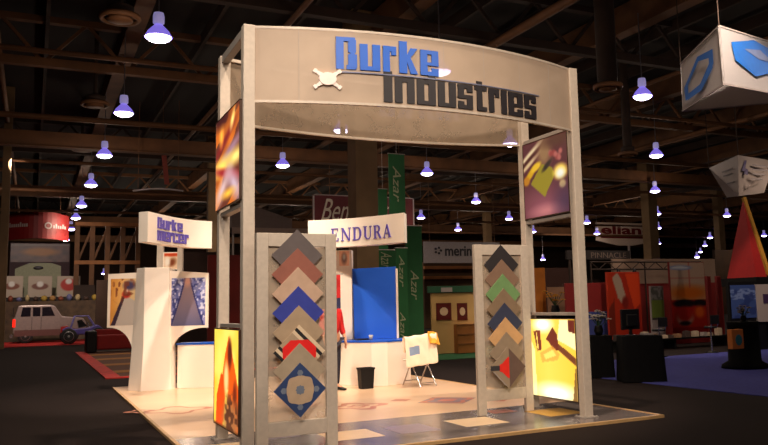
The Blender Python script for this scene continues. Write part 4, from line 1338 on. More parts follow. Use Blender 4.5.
gnames = ['tan', 'rust', 'blue-grey', 'cream', 'dark brown', 'ochre']
for k in range(14):
    px_ = 2 + k * 8.4
    X_ = at(px_, 300, Y=48.2).x; zt = at(44, 301, Y=47.9).z + .003
    r_ = .13 + .07 * random.random(); hh_ = .25 + .2 * random.random()
    mb = MB().lathe([(r_ * .6, 0), (r_, hh_ * .4), (r_ * .8, hh_ * .8), (r_ * .3, hh_)], (X_, 48.15, zt), 10)
    tag(mb.build('goods_jar', mat('goods_%d' % (k % 6), GC[k % 6], .7)), 'small %s jar in the row on the tan counter behind the pickup' % gnames[k % 6], 'jar', 'jars on the tan counter behind the pickup')
tag(MB().box(-30, 1.4, 38.5, 47.3, HALL_FLOOR, HALL_FLOOR + .01).build('red_carpet', mat('red_carpet', (168, 20, 14), .9, 0, .1, 4)), 'bright red carpet under the parked pickup and the buggy', 'carpet')

# pickup truck, side on
def wheel(parent, x, y, r, w=.22):
    g = MB(); prof = [(r * .62, -w / 2), (r * .95, -w / 2), (r, -w / 3), (r, w / 3), (r * .95, w / 2), (r * .62, w / 2)]
    g.lathe(prof, n=24); g.map(lambda p: (x + p.x, y + p.z, HALL_FLOOR + .012 + r + p.y))
    o = g.build('wheel', mat('tyre', (22, 20, 20), .9), parent)
    g = MB(); g.lathe([(.03, -w / 2 - .01), (r * .3, -w / 2 + .02), (r * .62, -w / 2 - .005), (r * .62, w / 2 + .005), (.03, w / 2)], n=16); g.map(lambda p: (x + p.x, y + p.z, HALL_FLOOR + .012 + r + p.y))
    g.build('rim', mat('alloy', (150, 146, 146), .3, .7), o)
    return o
# the truck
g0 = at(44, 340, z=0)
Yt = 43.5
kx = lambda px_: at(px_, 325, Y=Yt).x
kz = lambda py_: at(45, py_, Y=Yt).z
TR = thing('pickup_truck', 'silver pickup with a red tail light parked on the far left red carpet', 'truck', (kx(48), Yt + .9, HALL_FLOOR))
xa, xb = kx(13), kx(86)
L = xb - xa; zb_, zt_ = HALL_FLOOR + .42, kz(305)
hT = zt_ - zb_
pr = [(0, .1), (0, .58), (.02, .62), (.06, .97), (.1, 1), (.5, 1), (.56, .96), (.66, .62), (.96, .54), (1, .4), (1, .06), (.93, 0), (.07, 0)]
m_truck = mat('silver_paint', (132, 116, 112), .35, .3)
body = MB().prism([(xa + L * u, zb_ + hT * v_) for u, v_ in pr], 'y', Yt, Yt + 1.85).build('body', m_truck, TR, bevel=.05)
m_gl = mat('dark_glass', (22, 18, 26), .15)
for u0, u1, u2, u3 in ((.1, .12, .23, .23), (.26, .26, .36, .36), (.385, .385, .505, .56)):
    MB().prism([(xa + L * u0 - (.02 if u0 == .1 else 0), zb_ + hT * .64), (xa + L * u1, zb_ + hT * .93), (xa + L * u2, zb_ + hT * .93), (xa + L * u3, zb_ + hT * .64)], 'y', Yt - .012, Yt + .0).build('side_window', m_gl, body)
MB().box(xa - .02, xa + .0, Yt + .1, Yt + 1.75, zb_ + hT * .66, zb_ + hT * .93).build('rear_window', m_gl, body)
for yy in (Yt - .02, Yt + 1.72):
    MB().box(xa - .03, xa + .12, yy, yy + .15, zb_ + hT * .3, zb_ + hT * .56).build('tail_light', mat('tail_light', (220, 30, 20), .3, emit=(255, 40, 20), strength=.8), body)
MB().box(xa - .15, xa, Yt + .05, Yt + 1.8, zb_ - .08, zb_ + .12).build('bumper', M_CHROME, body)
MB().box(xb, xb + .12, Yt + .05, Yt + 1.8, zb_ - .05, zb_ + .18).build('bumper', M_CHROME, body)
MB().box(xa + L * .02, xa + L * .99, Yt - .015, Yt, zb_ + hT * .0, zb_ + hT * .2).build('lower_trim', mat('maroon_trim', (84, 50, 46), .5), body)
for x_ in (xa + L * .17, xa + L * .8):
    for yy in (Yt + .1, Yt + 1.75): wheel(TR, x_, yy, .4)
for u in (.25, .375):
    MB().box(xa + L * u - .01, xa + L * u + .01, Yt - .018, Yt, zb_ + hT * .2, zb_ + hT * .62).build('door_seam', M_BLACK, body)
# buggy in front of it
Yq = 39.0
kx = lambda px_: at(px_, 330, Y=Yq).x
BG = thing('sand_buggy', 'purple and red open buggy on big wheels parked right of the silver pickup', 'buggy', (kx(84), Yq + .5, HALL_FLOOR))
xa, xb = kx(62), kx(104); L = xb - xa
MB().prism([(xa + L * u, HALL_FLOOR + z) for u, z in ((.05, .5), (0, .8), (.12, .95), (.3, .8), (.6, .85), (.85, 1.0), (1, .75), (.95, .5))], 'y', Yq, Yq + 1.1).build('body', mat('buggy_purple', (74, 62, 130), .4), BG, bevel=.04)
MB().prism([(xa + L * u, HALL_FLOOR + z) for u, z in ((-.02, .62), (-.02, .95), (.14, 1.0), (.14, .7))], 'y', Yq + .2, Yq + .9).build('rear_cover', mat('buggy_red', (170, 28, 24), .5), BG)
MB().prism([(xa + L * u, HALL_FLOOR + z) for u, z in ((.4, .85), (.36, 1.25), (.46, 1.3), (.6, .95))], 'y', Yq + .3, Yq + .8).build('seat', M_BLACK, BG)
for yy in (Yq + .05, Yq + 1.05):
    MB().tube([(xa + L * .2, yy, HALL_FLOOR + .8), (xa + L * .3, yy, HALL_FLOOR + 1.5), (xa + L * .62, yy, HALL_FLOOR + 1.5), (xa + L * .8, yy, HALL_FLOOR + .9)], .03, 8).build('roll_bar', mat('bar_violet', (110, 104, 170), .4, .3), BG)
for x_ in (xa + L * .16, xa + L * .86):
    for yy in (Yq - .05, Yq + 1.15): wheel(BG, x_, yy, .42, .26)
# steering handle and lamp
MB().tube([(xa + L * .66, Yq + .55, HALL_FLOOR + .9), (xa + L * .6, Yq + .55, HALL_FLOOR + 1.2)], .03, 6).build('steering_column', M_CHROME, BG)

# neighbouring stand on the left: brown floor with a red border
nf = MB()
nf.box(-.4, 7.0, 12.8, 28.5, HALL_FLOOR, HALL_FLOOR + .02, 0)
for (x0_, x1_, y0_, y1_) in ((-.42, 7, 12.75, 13.05), (-.42, -.05, 13.05, 28.5)):
    nf.box(x0_, x1_, y0_, y1_, HALL_FLOOR, HALL_FLOOR + .028, 1)
for k in range(4): nf.box(-.05, 7, 14.5 + k * 3.4, 15.4 + k * 3.4, HALL_FLOOR, HALL_FLOOR + .026, 2)
tag(nf.build('striped_rug', [mat('brown_rug', (84, 46, 22), .9), mat('rug_red_border', (178, 34, 24), .8, 0, .3, 3), mat('rug_ochre', (150, 98, 36), .9)]), 'brown and ochre striped carpet with a red border behind the left tower', 'carpet')
a_ = at(91, 348, z=0)
t = thing('armchair', 'dark red armchair with a black side behind the left wing of the tower', 'armchair', (a_.x, a_.y, 0))
Yc = 27.0
X0, X1, a, b = span(97, 329, 134, 350, Yc)
MB().box(X0, X1, Yc, Yc + .9, .1, b * .75).build('seat', mat('dark_red_fabric', (128, 14, 10), .8), t, bevel=.06)
MB().box(X0, X1, Yc + .7, Yc + 1.0, .3, b).build('backrest', mat('dark_red_fabric', (128, 14, 10), .8), t, bevel=.06)
X2 = at(86, 340, Y=Yc).x
MB().box(X2, X0, Yc, Yc + 1.0, 0, b * .95).build('arm', M_BLACK, t, bevel=.05)
MB().box(X1, X1 + .15, Yc, Yc + 1.0, 0, b * .7).build('arm', M_BLACK, t, bevel=.05)
# dark scenery seen between the tower and the arch
wallbox('stand_wall', 'dark red stand wall seen through the left side of the arch', 'wall panel', (208, 255, 262, 292), 30, mat('dim_red_wall', (112, 26, 16), .8, 0, .2, 1))
wallbox('stand_wall', 'dark brown stand wall behind the white sign of the left tower', 'wall panel', (180, 252, 216, 330), 33, mat('dim_brown_wall', (54, 34, 24), .8, 0, .3, 1))
X0, X1, a, b = span(232, 207, 292, 228, 30)
t = thing('fabric_canopy', 'grey slanted canopy roof seen over the left sample board', 'canopy', ((X0 + X1) / 2, 30, a))
w_ = X1 - X0
MB().prism([(X0, a), (X1, a), (X1, a + (b - a) * .45), (X0 + w_ * .4, b), (X0, b)], 'y', 30, 33).build('roof', mat('canopy_grey', (112, 98, 92), .8), t)
MB().box(X0, X1 + 1.5, 29.9, 30, a - .3, a).build('valance', mat('canopy_pale', (150, 130, 118), .8), t)
for x_ in (X0 + .1, X1 - .1): MB().tube([(x_, 30.2, HALL_FLOOR), (x_, 30.2, a)], .05, 8).build('pole', M_ALUD, t)

# left hanging frames and arcs in the roof
t = thing('hanging_truss_ring', 'thin pale curved tube hanging above the left tower sign', 'rigging', at(160, 190, D=40))
MB().tube([at(133 + k * 5, 191 - 2.2 * math.sin(k / 10 * PI), D=40) for k in range(11)], .05, 6).build('tube', M_GREYW, t)
for k in (1, 9):
    p = at(133 + k * 5, 190, D=40)
    MB().tube([p, (p.x, p.y, 12.2)], .015, 6).build('cable', M_STEEL, t)
# slim red pennant
p0 = at(163, 146, D=42); p1 = at(165, 185, D=42)
t = thing('pennant', 'slim red and white pennant hanging above the left tower', 'pennant', (p0.x, p0.y, p1.z))
MB().prism([(p0.x - .12, p0.z), (p0.x + .12, p0.z), (p1.x + .2, p1.z), (p1.x - .05, p1.z)], 'y', p0.y, p0.y + .04).build('cloth', mat('pennant_red', (120, 50, 40), .8), t)
MB().box(p0.x - .2, p0.x + .2, p0.y, p0.y + .05, p0.z, p0.z + .06).build('bar', M_ALUD, t)
MB().tube([(p0.x, p0.y + .02, p0.z), (p0.x, p0.y + .02, 13.2)], .01, 6).build('cable', M_STEEL, t)

# air diffusers
def diffuser(px_, py_, wpx, D, label, duct=None):
    c = at(px_, py_, D=D); r = wpx / 2 * D / F_PX
    t = thing('air_diffuser', label, 'air diffuser', c, 0, 'round air diffusers hanging from the roof')
    g = MB(); n_ = 28; pr_ = [(r * .74, 0), (r * .92, -.05), (r, .02), (r * .98, .1), (r * .8, .12)]
    v_ = [(c.x + q_ * math.cos(2 * PI * k / n_), c.y + q_ * math.sin(2 * PI * k / n_), c.z + z_) for q_, z_ in pr_ for k in range(n_)]
    g.add(v_, [(i_ * n_ + k, i_ * n_ + (k + 1) % n_, (i_ + 1) % 5 * n_ + (k + 1) % n_, (i_ + 1) % 5 * n_ + k) for i_ in range(5) for k in range(n_)], 0, True)
    g.build('rim_ring', M_STEEL, t)
    MB().lathe([(r * .3, -.1), (r * .6, -.06), (r * .62, 0), (r * .4, .14)], (c.x, c.y, c.z), 24).build('core', M_STEEL, t)
    for k in range(4):
        a_ = k * PI / 2 + .4
        MB().beam((c.x + r * .55 * math.cos(a_), c.y + r * .55 * math.sin(a_), c.z + .03), (c.x + r * .85 * math.cos(a_), c.y + r * .85 * math.sin(a_), c.z + .03), .03).build('spoke', M_STEELD, t)
    MB().lathe([(r * .66, .14), (r * .66, .36), (r * .5, .4)], (c.x, c.y, c.z), 20).build('drum', M_STEELD, t)
    rr = duct or r * .14
    MB().tube([(c.x, c.y, c.z + .3), (c.x, c.y, 13.19)], rr, 14).build('duct', M_STEELD, t)
    return t
diffuser(120, 19, 40, 23, 'brown round air diffuser, largest one at the top left')
diffuser(95, 105, 28, 33, 'brown round air diffuser, second one down the left aisle')
diffuser(82, 150, 20, 43, 'brown round air diffuser, third and smallest down the left aisle')
diffuser(608, 88, 30, 26, 'brown round air diffuser under a fat vertical duct right of the arch', duct=.33)
diffuser(628, 155, 20, 36, 'small brown round air diffuser right of the arch, below the ducted one', duct=.2)

# ---------------------------------------------------------------- right hanging signs
m_logo = mat('logo_blue', (24, 92, 176), .5, 0, .06)
m_face = mat('sign_face', (176, 166, 162), .6, 0, .03, 1)
m_face2 = mat('sign_inner', (196, 190, 192), .7, 0, .04, 1)
D1 = 20
A = at(719, 26, D=D1); zt = A.z
Bt = at(724, 84, D=D1); zb2 = Bt.z
TOPP = [A.xy, at(680.5, 64, z=zt).xy, at(805, 53, z=zt).xy]
BOTP = [Bt.xy, at(682.5, 111, z=zb2).xy, at(805, 99.5, z=zb2).xy]
HS = thing('hanging_sign', 'large white three-sided hanging sign with blue hexagon marks at the top right', 'sign', (Bt.x, Bt.y, zb2))
def fpt(i, j, u, v_, off=0.0):
    b_ = BOTP[i].lerp(BOTP[j], u); t_ = TOPP[i].lerp(TOPP[j], u); p = b_.lerp(t_, v_)
    d_ = (BOTP[j] - BOTP[i]).normalized(); n_ = Vector((-d_.y, d_.x))
    c_ = (BOTP[0] + BOTP[1] + BOTP[2]) / 3
    if (p + n_ - c_).length < (p - c_).length: n_ = -n_
    return Vector((p.x + n_.x * off, p.y + n_.y * off, zb2 + (zt - zb2) * v_))
m_face.node_tree.nodes['Principled BSDF'].inputs['Transmission Weight'].default_value = 0
nt_ = m_face2.node_tree
tl_ = nt_.nodes.new('ShaderNodeBsdfTranslucent'); tl_.inputs['Color'].default_value = (.6, .55, .5, 1)
mx_ = nt_.nodes.new('ShaderNodeMixShader'); mx_.inputs['Fac'].default_value = .5
nt_.links.new(nt_.nodes['Principled BSDF'].outputs[0], mx_.inputs[1]); nt_.links.new(tl_.outputs[0], mx_.inputs[2])
nt_.links.new(mx_.outputs[0], nt_.nodes['Material Output'].inputs['Surface'])
faces = []
for (i, j, lb) in ((1, 0, 'left face with the hexagon outline'), (0, 2, 'right face with the solid hexagon'), (2, 1, 'rear face, seen from inside')):
    n_ = 10; v_ = []
    for o_ in (0, -.03):
        v_ += [fpt(i, j, a_ / n_, b_ / n_, o_) for b_ in range(n_ + 1) for a_ in range(n_ + 1)]
    f_ = []
    for o_ in (0, (n_ + 1) ** 2):
        f_ += [(o_ + b_ * (n_ + 1) + a_, o_ + b_ * (n_ + 1) + a_ + 1, o_ + (b_ + 1) * (n_ + 1) + a_ + 1, o_ + (b_ + 1) * (n_ + 1) + a_) for b_ in range(n_) for a_ in range(n_)]
    faces.append(MB().add(v_, f_).build('face', m_face2, HS, label=lb))
mb = MB()
outer = [(.12, .42), (.50, .80), (.86, .70), (.86, .44), (.56, .14), (.14, .14)]
inner = [(.22, .40), (.52, .70), (.76, .60), (.76, .50), (.52, .26), (.22, .24)]
for i in range(6):
    j = (i + 1) % 6
    mb.add([fpt(1, 0, *p_, .05) for p_ in (outer[i], outer[j], inner[j], inner[i])], [(0, 1, 2, 3)])
mb.add([fpt(1, 0, *p_, .055) for p_ in ((.22, .16), (.52, .18), (.84, .44), (.84, .38), (.56, .13), (.2, .12))], [tuple(range(6))])
mb.build('hexagon_mark', m_logo, faces[0], label='blue hexagon outline')
mb = MB()
mb.add([fpt(0, 2, *p_, .05) for p_ in ((.13, .46), (.10, .76), (.36, .92), (.62, .80), (.64, .44), (.36, .24))], [tuple(range(6))])
mb.build('hexagon_mark', m_logo, faces[1], label='solid blue hexagon')
mb = MB()
mb.add([fpt(0, 2, *p_, .06) for p_ in ((.24, .70), (.42, .76), (.58, .58), (.4, .58))], [tuple(range(4))])
mb.build('grey_swoosh', mat('logo_grey', (96, 110, 150), .5), faces[1])
for p_ in TOPP: MB().tube([(p_.x, p_.y, zt), (p_.x, p_.y, 13.2)], .015, 6).build('cable', M_STEELD, HS)
for z, PP in ((zb2, BOTP), (zt, TOPP)):
    fr = MB()
    for i in range(3): fr.beam((PP[i].x, PP[i].y, z), (PP[(i + 1) % 3].x, PP[(i + 1) % 3].y, z), .04)
    fr.build('edge_tube', M_GREYW, HS)

# second, tapered sign
zt3 = at(738, 155, D=34).z; zb3 = at(739, 195, D=34).z
Ct = at(738, 155, z=zt3); Lt = at(709, 168, z=zt3); Rt = at(775, 161, z=zt3)
Cb = at(739, 196, z=zb3); Lbt = at(727, 197.5, z=zb3); Rb = at(764, 193, z=zb3)
t = thing('hanging_sign', 'grey tapered hanging sign with faint small print at the right edge', 'sign', (Cb.x, Cb.y, zb3))
Bt_ = Lt + Rt - Ct; Bb_ = Lbt + Rb - Cb
mb = MB().add([Lt, Ct, Rt, Bt_, Lbt, Cb, Rb, Bb_], [(0, 1, 5, 4), (1, 2, 6, 5), (2, 3, 7, 6), (3, 0, 4, 7), (0, 1, 2, 3), (4, 5, 6, 7)])
mb.build('body', M_GREYW, t)
ln = MB()
def quadp(P00, P10, P01, P11, u, v_, off):
    p = (P00 * (1 - u) + P10 * u) * (1 - v_) + (P01 * (1 - u) + P11 * u) * v_
    n_ = (P10 - P00).cross(P01 - P00).normalized()
    if n_.dot(CP - p) < 0: n_ = -n_
    return p + n_ * off
for (u0, u1, v0) in ((.4, .85, .78), (.4, .9, .66), (.45, .85, .54), (.42, .8, .4)):
    ln.add([quadp(Cb, Rb, Ct, Rt, u0, v0, .02), quadp(Cb, Rb, Ct, Rt, u1, v0, .02), quadp(Cb, Rb, Ct, Rt, u1, v0 + .04, .02), quadp(Cb, Rb, Ct, Rt, u0, v0 + .04, .02)], [(0, 1, 2, 3)])
for (u0, u1, v0) in ((.35, .8, .7), (.35, .75, .58), (.4, .8, .35)):
    ln.add([quadp(Lbt, Cb, Lt, Ct, u0, v0, .02), quadp(Lbt, Cb, Lt, Ct, u1, v0, .02), quadp(Lbt, Cb, Lt, Ct, u1, v0 + .04, .02), quadp(Lbt, Cb, Lt, Ct, u0, v0 + .04, .02)], [(0, 1, 2, 3)])
ln.build('small_print', mat('print_grey', (112, 104, 108), .7), t)
em = MB()
em.add([quadp(Cb, Rb, Ct, Rt, u, v_, .022) for u, v_ in ((.1, .62), (.2, .62), (.24, .9), (.18, .9))], [(0, 1, 2, 3)])
em.add([quadp(Cb, Rb, Ct, Rt, u, v_, .022) for u, v_ in ((.18, .55), (.3, .52), (.3, .66), (.22, .7))], [(0, 1, 2, 3)])
em.build('emblem', mat('emblem_dark', (70, 60, 100), .6), t)
for p in (Lt, Ct, Rt): MB().tube([p, (p.x, p.y, 13)], .02, 6).build('cable', M_STEELD, t)

# red pyramid on the black stand
Yp = 8.2
bl = at(727, 277, Y=Yp + 1.15); br = at(767, 277, Y=Yp)
zb4 = span(724, 277, 800, 345, 8.2)[3] + .002
t = thing('red_pyramid', 'tall red pyramid with a yellow edge standing on the black stand', 'pyramid', ((bl.x + br.x) / 2, Yp + 1, zb4))
dr = Vector((1, 0, 0))
base4 = [Vector((bl.x, Yp, 0)), Vector((br.x, Yp, 0)), Vector((br.x, Yp + 1.15, 0)), Vector((bl.x, Yp + 1.15, 0))]
Apx = at(743, 199, Y=Yp + .6)
mb = MB().add([*[Vector((p.x, p.y, zb4)) for p in base4], Apx], [(0, 1, 4), (1, 2, 4), (2, 3, 4), (3, 0, 4), (0, 1, 2, 3)])
mb.build('body', mat('pyramid_red', (140, 8, 8), .7), t)
MB().beam(Vector((br.x + .1, Yp, zb4 + .05)), Apx + dr * .04 + Vector((0, 0, .05)), .13, .08).build('yellow_edge', mat('yellow_edge', (170, 120, 40), .6), t)

# eliane sign on its pole
Ye = 66
X0, X1, a, b = span(597, 223, 655, 241, Ye)
t = thing('pole_sign', 'white sign with dark red lowercase lettering and a red underline on a pole', 'sign', ((X0 + X1) / 2, Ye, a))
w_ = X1 - X0
MB().prism([(X0, a), (X0 + w_ * .35, a - .55), (X0 + w_ * .6, a - .55), (X1, a), (X1, b), (X0, b)], 'y', Ye, Ye + .3).build('panel', mat('eli_white', (214, 190, 172), .7), t)
s0, s1, q0, q1 = span(601, 225.5, 652, 234.5, Ye)
text_mesh('lettering', 'eliane', mat('dark_red_print', (110, 14, 18), .6), t, s0, s1, q0, q1, flatfn(Ye), .03, 0, .03)
s0, s1, q0, q1 = span(601, 236.5, 652, 238.5, Ye)
MB().box(s0, s1, Ye - .03, Ye, q0, q1).build('underline', MATS['dark_red_print'], t)
X_ = at(630, 250, Y=Ye).x
MB().tube([(X_, Ye + .15, HALL_FLOOR), (X_, Ye + .15, a - .4)], .16, 10).build('pole', M_GREYW, t)

# ---------------------------------------------------------------- right neighbouring stand
bc = MB(); bc.box(8.45, 40, -14, 8.2, HALL_FLOOR, HALL_FLOOR + .012)
tag(bc.build('blue_carpet', mat('blue_carpet', (66, 68, 138), .95, 0, .12, 14, bump=.2, spec=.15)), 'blue carpet of the neighbouring stand on the right', 'carpet')
FZ = HALL_FLOOR + .012

def draped(px, D, label, dep=.6):
    a_ = at(px[0], px[3], D=D); b_ = at(px[1], px[3], D=D); zt_ = at((px[0] + px[1]) / 2, px[2], D=D).z
    d = (b_ - a_); d.z = 0; w_ = d.length; d.normalize(); nn_ = Vector((-d.y, d.x, 0))
    t = thing('draped_table', label, 'table', ((a_ + b_) / 2).xy.to_3d() + Vector((0, 0, FZ)))
    n = 48
    v = []
    per = []
    for i in range(n):
        s_ = i / n * 4; k_ = int(s_); fr_ = s_ - k_
        c_ = [(0, 0), (1, 0), (1, 1), (0, 1)]
        p = Vector(c_[k_]).lerp(Vector(c_[(k_ + 1) % 4]), fr_); per.append(p)
    for z, sc_, am in ((FZ + .004, 1.1, .02), (FZ + .4, 1.05, .012), (zt_ - .02, 1.0, 0), (zt_, .98, 0)):
        for i, p in enumerate(per):
            q_ = a_.xy.to_3d() + d * (w_ * ((p.x - .5) * sc_ + .5 + am * math.sin(i * 2.1))) + nn_ * (dep * ((p.y - .5) * sc_ + .5 + am * math.cos(i * 2.1)))
            v.append((q_.x, q_.y, z))
    f = [(j * n + i, j * n + (i + 1) % n, (j + 1) * n + (i + 1) % n, (j + 1) * n + i) for j in range(3) for i in range(n)] + [tuple(range(3 * n, 4 * n))]
    MB().add(v, f, 0, True).build('cloth', M_DRAPE, t, label='floor-length black cloth')
    ins = a_.xy.to_3d() + d * w_ * .5 + nn_ * dep * .5
    MB().box(ins.x - w_ * .3, ins.x + w_ * .3, ins.y - dep * .3, ins.y + dep * .3, zt_ - .045, zt_ - .012).build('table_top', M_BLACK, t)
    return ins, zt_
c1_, z1_ = draped((625, 665, 336, 379), 15.5, 'black draped table, the wider of the two on the blue carpet')
c2_, z2_ = draped((593, 614, 336, 374), 16.6, 'narrow black draped table on the blue carpet beside the right arch post')

# monitor on the wide table
m = c1_
t = thing('monitor', 'black monitor with its back turned, on the wider black draped table', 'monitor', (m.x - .1, m.y, z1_))
w_ = .24
MB().box(m.x - .42, m.x + .04, m.y + .0, m.y + .04, z1_ + .12, z1_ + .52).build('screen', M_BLACK, t, bevel=.01)
MB().box(m.x - .33, m.x - .05, m.y - .06, m.y, z1_ + .18, z1_ + .42).build('housing', M_BLACK, t, bevel=.02)
MB().box(m.x - .22, m.x - .16, m.y + .0, m.y + .04, z1_ + .02, z1_ + .2).build('neck', M_BLACK, t)
MB().lathe([(.13, .002), (.12, .018), (.03, .024)], (m.x - .19, m.y, z1_), 16).build('foot', M_BLACK, t)
pp_ = MB().box(m.x + .14, m.x + .3, m.y - .1, m.y + .14, z1_ + .002, z1_ + .03)
tag(pp_.build('leaflet_pile', M_GREYW), 'pale pile of leaflets beside the monitor on the wider table', 'leaflets')

# vases / flowers
def vase(c, z, label, fc, n=16, s=1.0, cat='flowers', pot=None):
    t = thing('potted_flowers', label, cat, (c.x, c.y, z))
    MB().lathe([(.06 * s, .002), (.09 * s, .08 * s), (.07 * s, .16 * s), (.08 * s, .18 * s), (.06 * s, .17 * s)], (c.x, c.y, z), 14).build('pot', pot or M_BLACK, t)
    st = MB(); fl_ = MB()
    random.seed(int(abs(c.x * 100)))
    for k in range(n):
        a_ = random.random() * 2 * PI; r_ = random.random() * .2 * s; h_ = (.26 + random.random() * .2) * s
        p = Vector((c.x + r_ * math.cos(a_), c.y + r_ * math.sin(a_), z + h_))
        st.tube([(c.x, c.y, z + .15 * s), p], .006, 5)
        for j in range(5):
            b_ = 2 * PI * j / 5
            fl_.lathe([(.002, -.012), (.03 * s, 0), (.002, .012)], (p.x + .035 * s * math.cos(b_), p.y + .035 * s * math.sin(b_), p.z + .01 * (j % 2)), 6)
    st.build('stems', mat('stem_green', (40, 66, 30), .8), t)
    fl_.build('blossoms', fc, t)
    return t
vase(c2_, z2_, 'white flowers in a dark pot on the narrow black draped table', mat('blossom_white', (190, 180, 170), .8), 24, 1.15)

# stand backdrops: graphic walls
Yr = 13.0
def pic_figure(u, v):
    c = blend((150, 40, 16), (120, 22, 12), u)
    c = blend(c, (140, 120, 104), inpoly(u, v, [(.15, .92), (.3, 1), (.42, .9), (.55, .6), (.42, .5), (.3, .6)]))
    c = blend(c, (96, 20, 14), ell(u, v, .52, .52, .1, .1, .3)); c = blend(c, (190, 60, 20), inpoly(u, v, [(.55, 1), (1, 1), (1, .5), (.8, .4)]) * .7)
    c = blend(c, (60, 18, 14), inpoly(u, v, [(0, .4), (.2, .6), (.2, 0), (0, 0)]) * .6)
    return c
def pic_sink(u, v):
    c = (170, 140, 120)
    c = blend(c, (186, 92, 24), ell(u, v, .5, .58, .6, .1, .5)); c = blend(c, (150, 26, 12), 1 if v < .5 else 0)
    c = blend(c, (160, 70, 60), max(0, 1 - abs(v - .78) / .012)); c = blend(c, (160, 70, 60), max(0, 1 - abs(u - .55) / .03) * (v > .66))
    c = blend(c, (24, 14, 14), ell(u, v, .36, .44, .32, .055, .2)); c = blend(c, (24, 14, 14), ell(u, v, .82, .44, .2, .05, .2))
    c = blend(c, (150, 110, 100), ell(u, v, .36, .24, .24, .1, .25)); c = blend(c, (150, 26, 12), ell(u, v, .36, .3, .22, .1, .25)); c = blend(c, (24, 14, 14), ell(u, v, .36, .17, .16, .03, .3))
    c = blend(c, (196, 80, 20), ell(u, v, .8, .32, .14, .08, .4)); c = blend(c, (120, 14, 10), 1 if v < .12 else 0)
    c = blend(c, (120, 130, 160), ell(u, v, .3, .93, .34, .035, .2)); c = blend(c, (190, 186, 186), ell(u, v, .3, .93, .24, .018, .2))
    return c
def pic_poster(u, v):
    c = (90, 92, 84)
    c = blend(c, (110, 130, 54), 1 if v < .6 else 0); c = blend(c, (130, 130, 126), (vnoise(u * 6, v * 14, 12) > .55) * (v > .6)); c = blend(c, (50, 44, 50), 1 if v < .06 else 0)
    return c
def pic_blueposter(u, v):
    c = (52, 70, 122)
    c = blend(c, (100, 116, 160), (vnoise(u * 10, v * 26, 13) > .5) * (.55 < v < .9)); c = blend(c, (34, 46, 96), (vnoise(u * 5, v * 5, 14) > .55) * .7)
    return c
def framed(name, label, cat, px, Y, fn, mframe, z0=None, nu=40, group=None, th=.08):
    X0, X1, a, b = span(*px, Y)
    t = thing(name, label, cat, ((X0 + X1) / 2, Y, FZ if z0 is None else z0))
    MB().box(X0, X1, Y, Y + th, (FZ if z0 is None else z0), b).build('panel', mframe, t)
    picture('picture', t, (X0 + .02, Y - .006, a + .01), (X1 - X0 - .04, 0, 0), (0, 0, b - a - .03), fn, M_PRINT, nu, nu)
    return t
wallbox('stand_wall', 'long pale back wall of the right neighbouring stand, under the truss', 'wall panel', (613, 259, 716, 292), Yr + 2.6, mat('stand_cream', (128, 104, 88), .8, 0, .1, 1), .1)
wallbox('stand_wall', 'dark red wall panel seen just right of the right arch post', 'wall panel', (566, 283, 610, 312), Yr + 1.5, mat('stand_dark_red', (120, 14, 12), .7), .1)
wallbox('stand_wall', 'low blue wall strip under the dark red panel right of the arch', 'wall panel', (566, 312, 610, 338), Yr + 1.3, mat('stand_blue', (46, 56, 120), .7), .1)
wallbox('stand_wall', 'deep red wall behind the monitor and the green poster', 'wall panel', (636, 283, 724, 345), Yr + 2.2, mat('stand_deep_red', (116, 12, 10), .7), .1)
framed('graphic_panel', 'orange-red graphic panel with a pale bent figure behind the draped tables', 'panel', (608, 272, 641, 336), Yr + .8, pic_figure, M_ORANGE)
framed('graphic_panel', 'red and white panel picturing dark sinks with a blue oval at its top', 'panel', (671, 262, 706, 336), Yr - .6, pic_sink, M_RED, nu=56)
framed('poster_stand', 'green and grey poster between the monitor and the sink panel', 'poster', (651, 286, 664, 320), Yr + .6, pic_poster, M_GREYW)
for (pa, lab) in ((709, 'dark red upright post left of the black stand'), (719, 'second dark red upright post, beside the black stand')):
    wallbox('stand_post', lab, 'post', (pa, 276, pa + 4, 345), Yr - .5, mat('post_red', (110, 16, 14), .6), .12)
# truss over the pale wall
t0_ = at(590, 262, Y=Yr + 2); t1_ = at(700, 256, Y=Yr + 2)
tr = MB()
for dz in (0, .28): tr.tube([(t0_.x, Yr + 2, t0_.z - dz), (t1_.x, Yr + 2, t0_.z - dz)], .03, 8)
nseg = 14
for i in range(nseg):
    xa_ = t0_.x + (t1_.x - t0_.x) * i / nseg; xb_ = t0_.x + (t1_.x - t0_.x) * (i + 1) / nseg
    tr.tube([(xa_, Yr + 2, t0_.z - (.28 if i % 2 else 0)), (xb_, Yr + 2, t0_.z - (0 if i % 2 else .28))], .018, 6)
tt_ = thing('lighting_truss', 'thin dark lighting truss across the front of the pale stand wall', 'truss', ((t0_.x + t1_.x) / 2, Yr + 2, FZ))
tr.build('span', M_STEELD, tt_)
for px_ in (592, 646, 697):
    x_ = at(px_, 290, Y=Yr + 2).x
    MB().tube([(x_, Yr + 2, FZ), (x_, Yr + 2, t0_.z)], .03, 8).build('upright', M_STEELD, tt_)
# clip-on spot lamps under the truss
for k, px_ in enumerate((617, 633, 674, 690)):
    x_ = at(px_, 262, Y=Yr + 1.95).x
    t = thing('track_spotlight', ['leftmost', 'second', 'third', 'rightmost'][k] + ' small black spotlight clipped under the lighting truss', 'spotlight', (x_, Yr + 1.9, t0_.z - .3), 0, 'spotlights on the right truss')
    MB().lathe([(.07, -.22), (.085, -.1), (.05, 0), (.02, .04)], (x_, Yr + 1.9, t0_.z - .3), 12).build('head', M_BLACK, t)
    MB().tube([(x_, Yr + 1.9, t0_.z - .28), (x_, Yr + 2, t0_.z - .26)], .015, 6).build('clamp', M_BLACK, t)
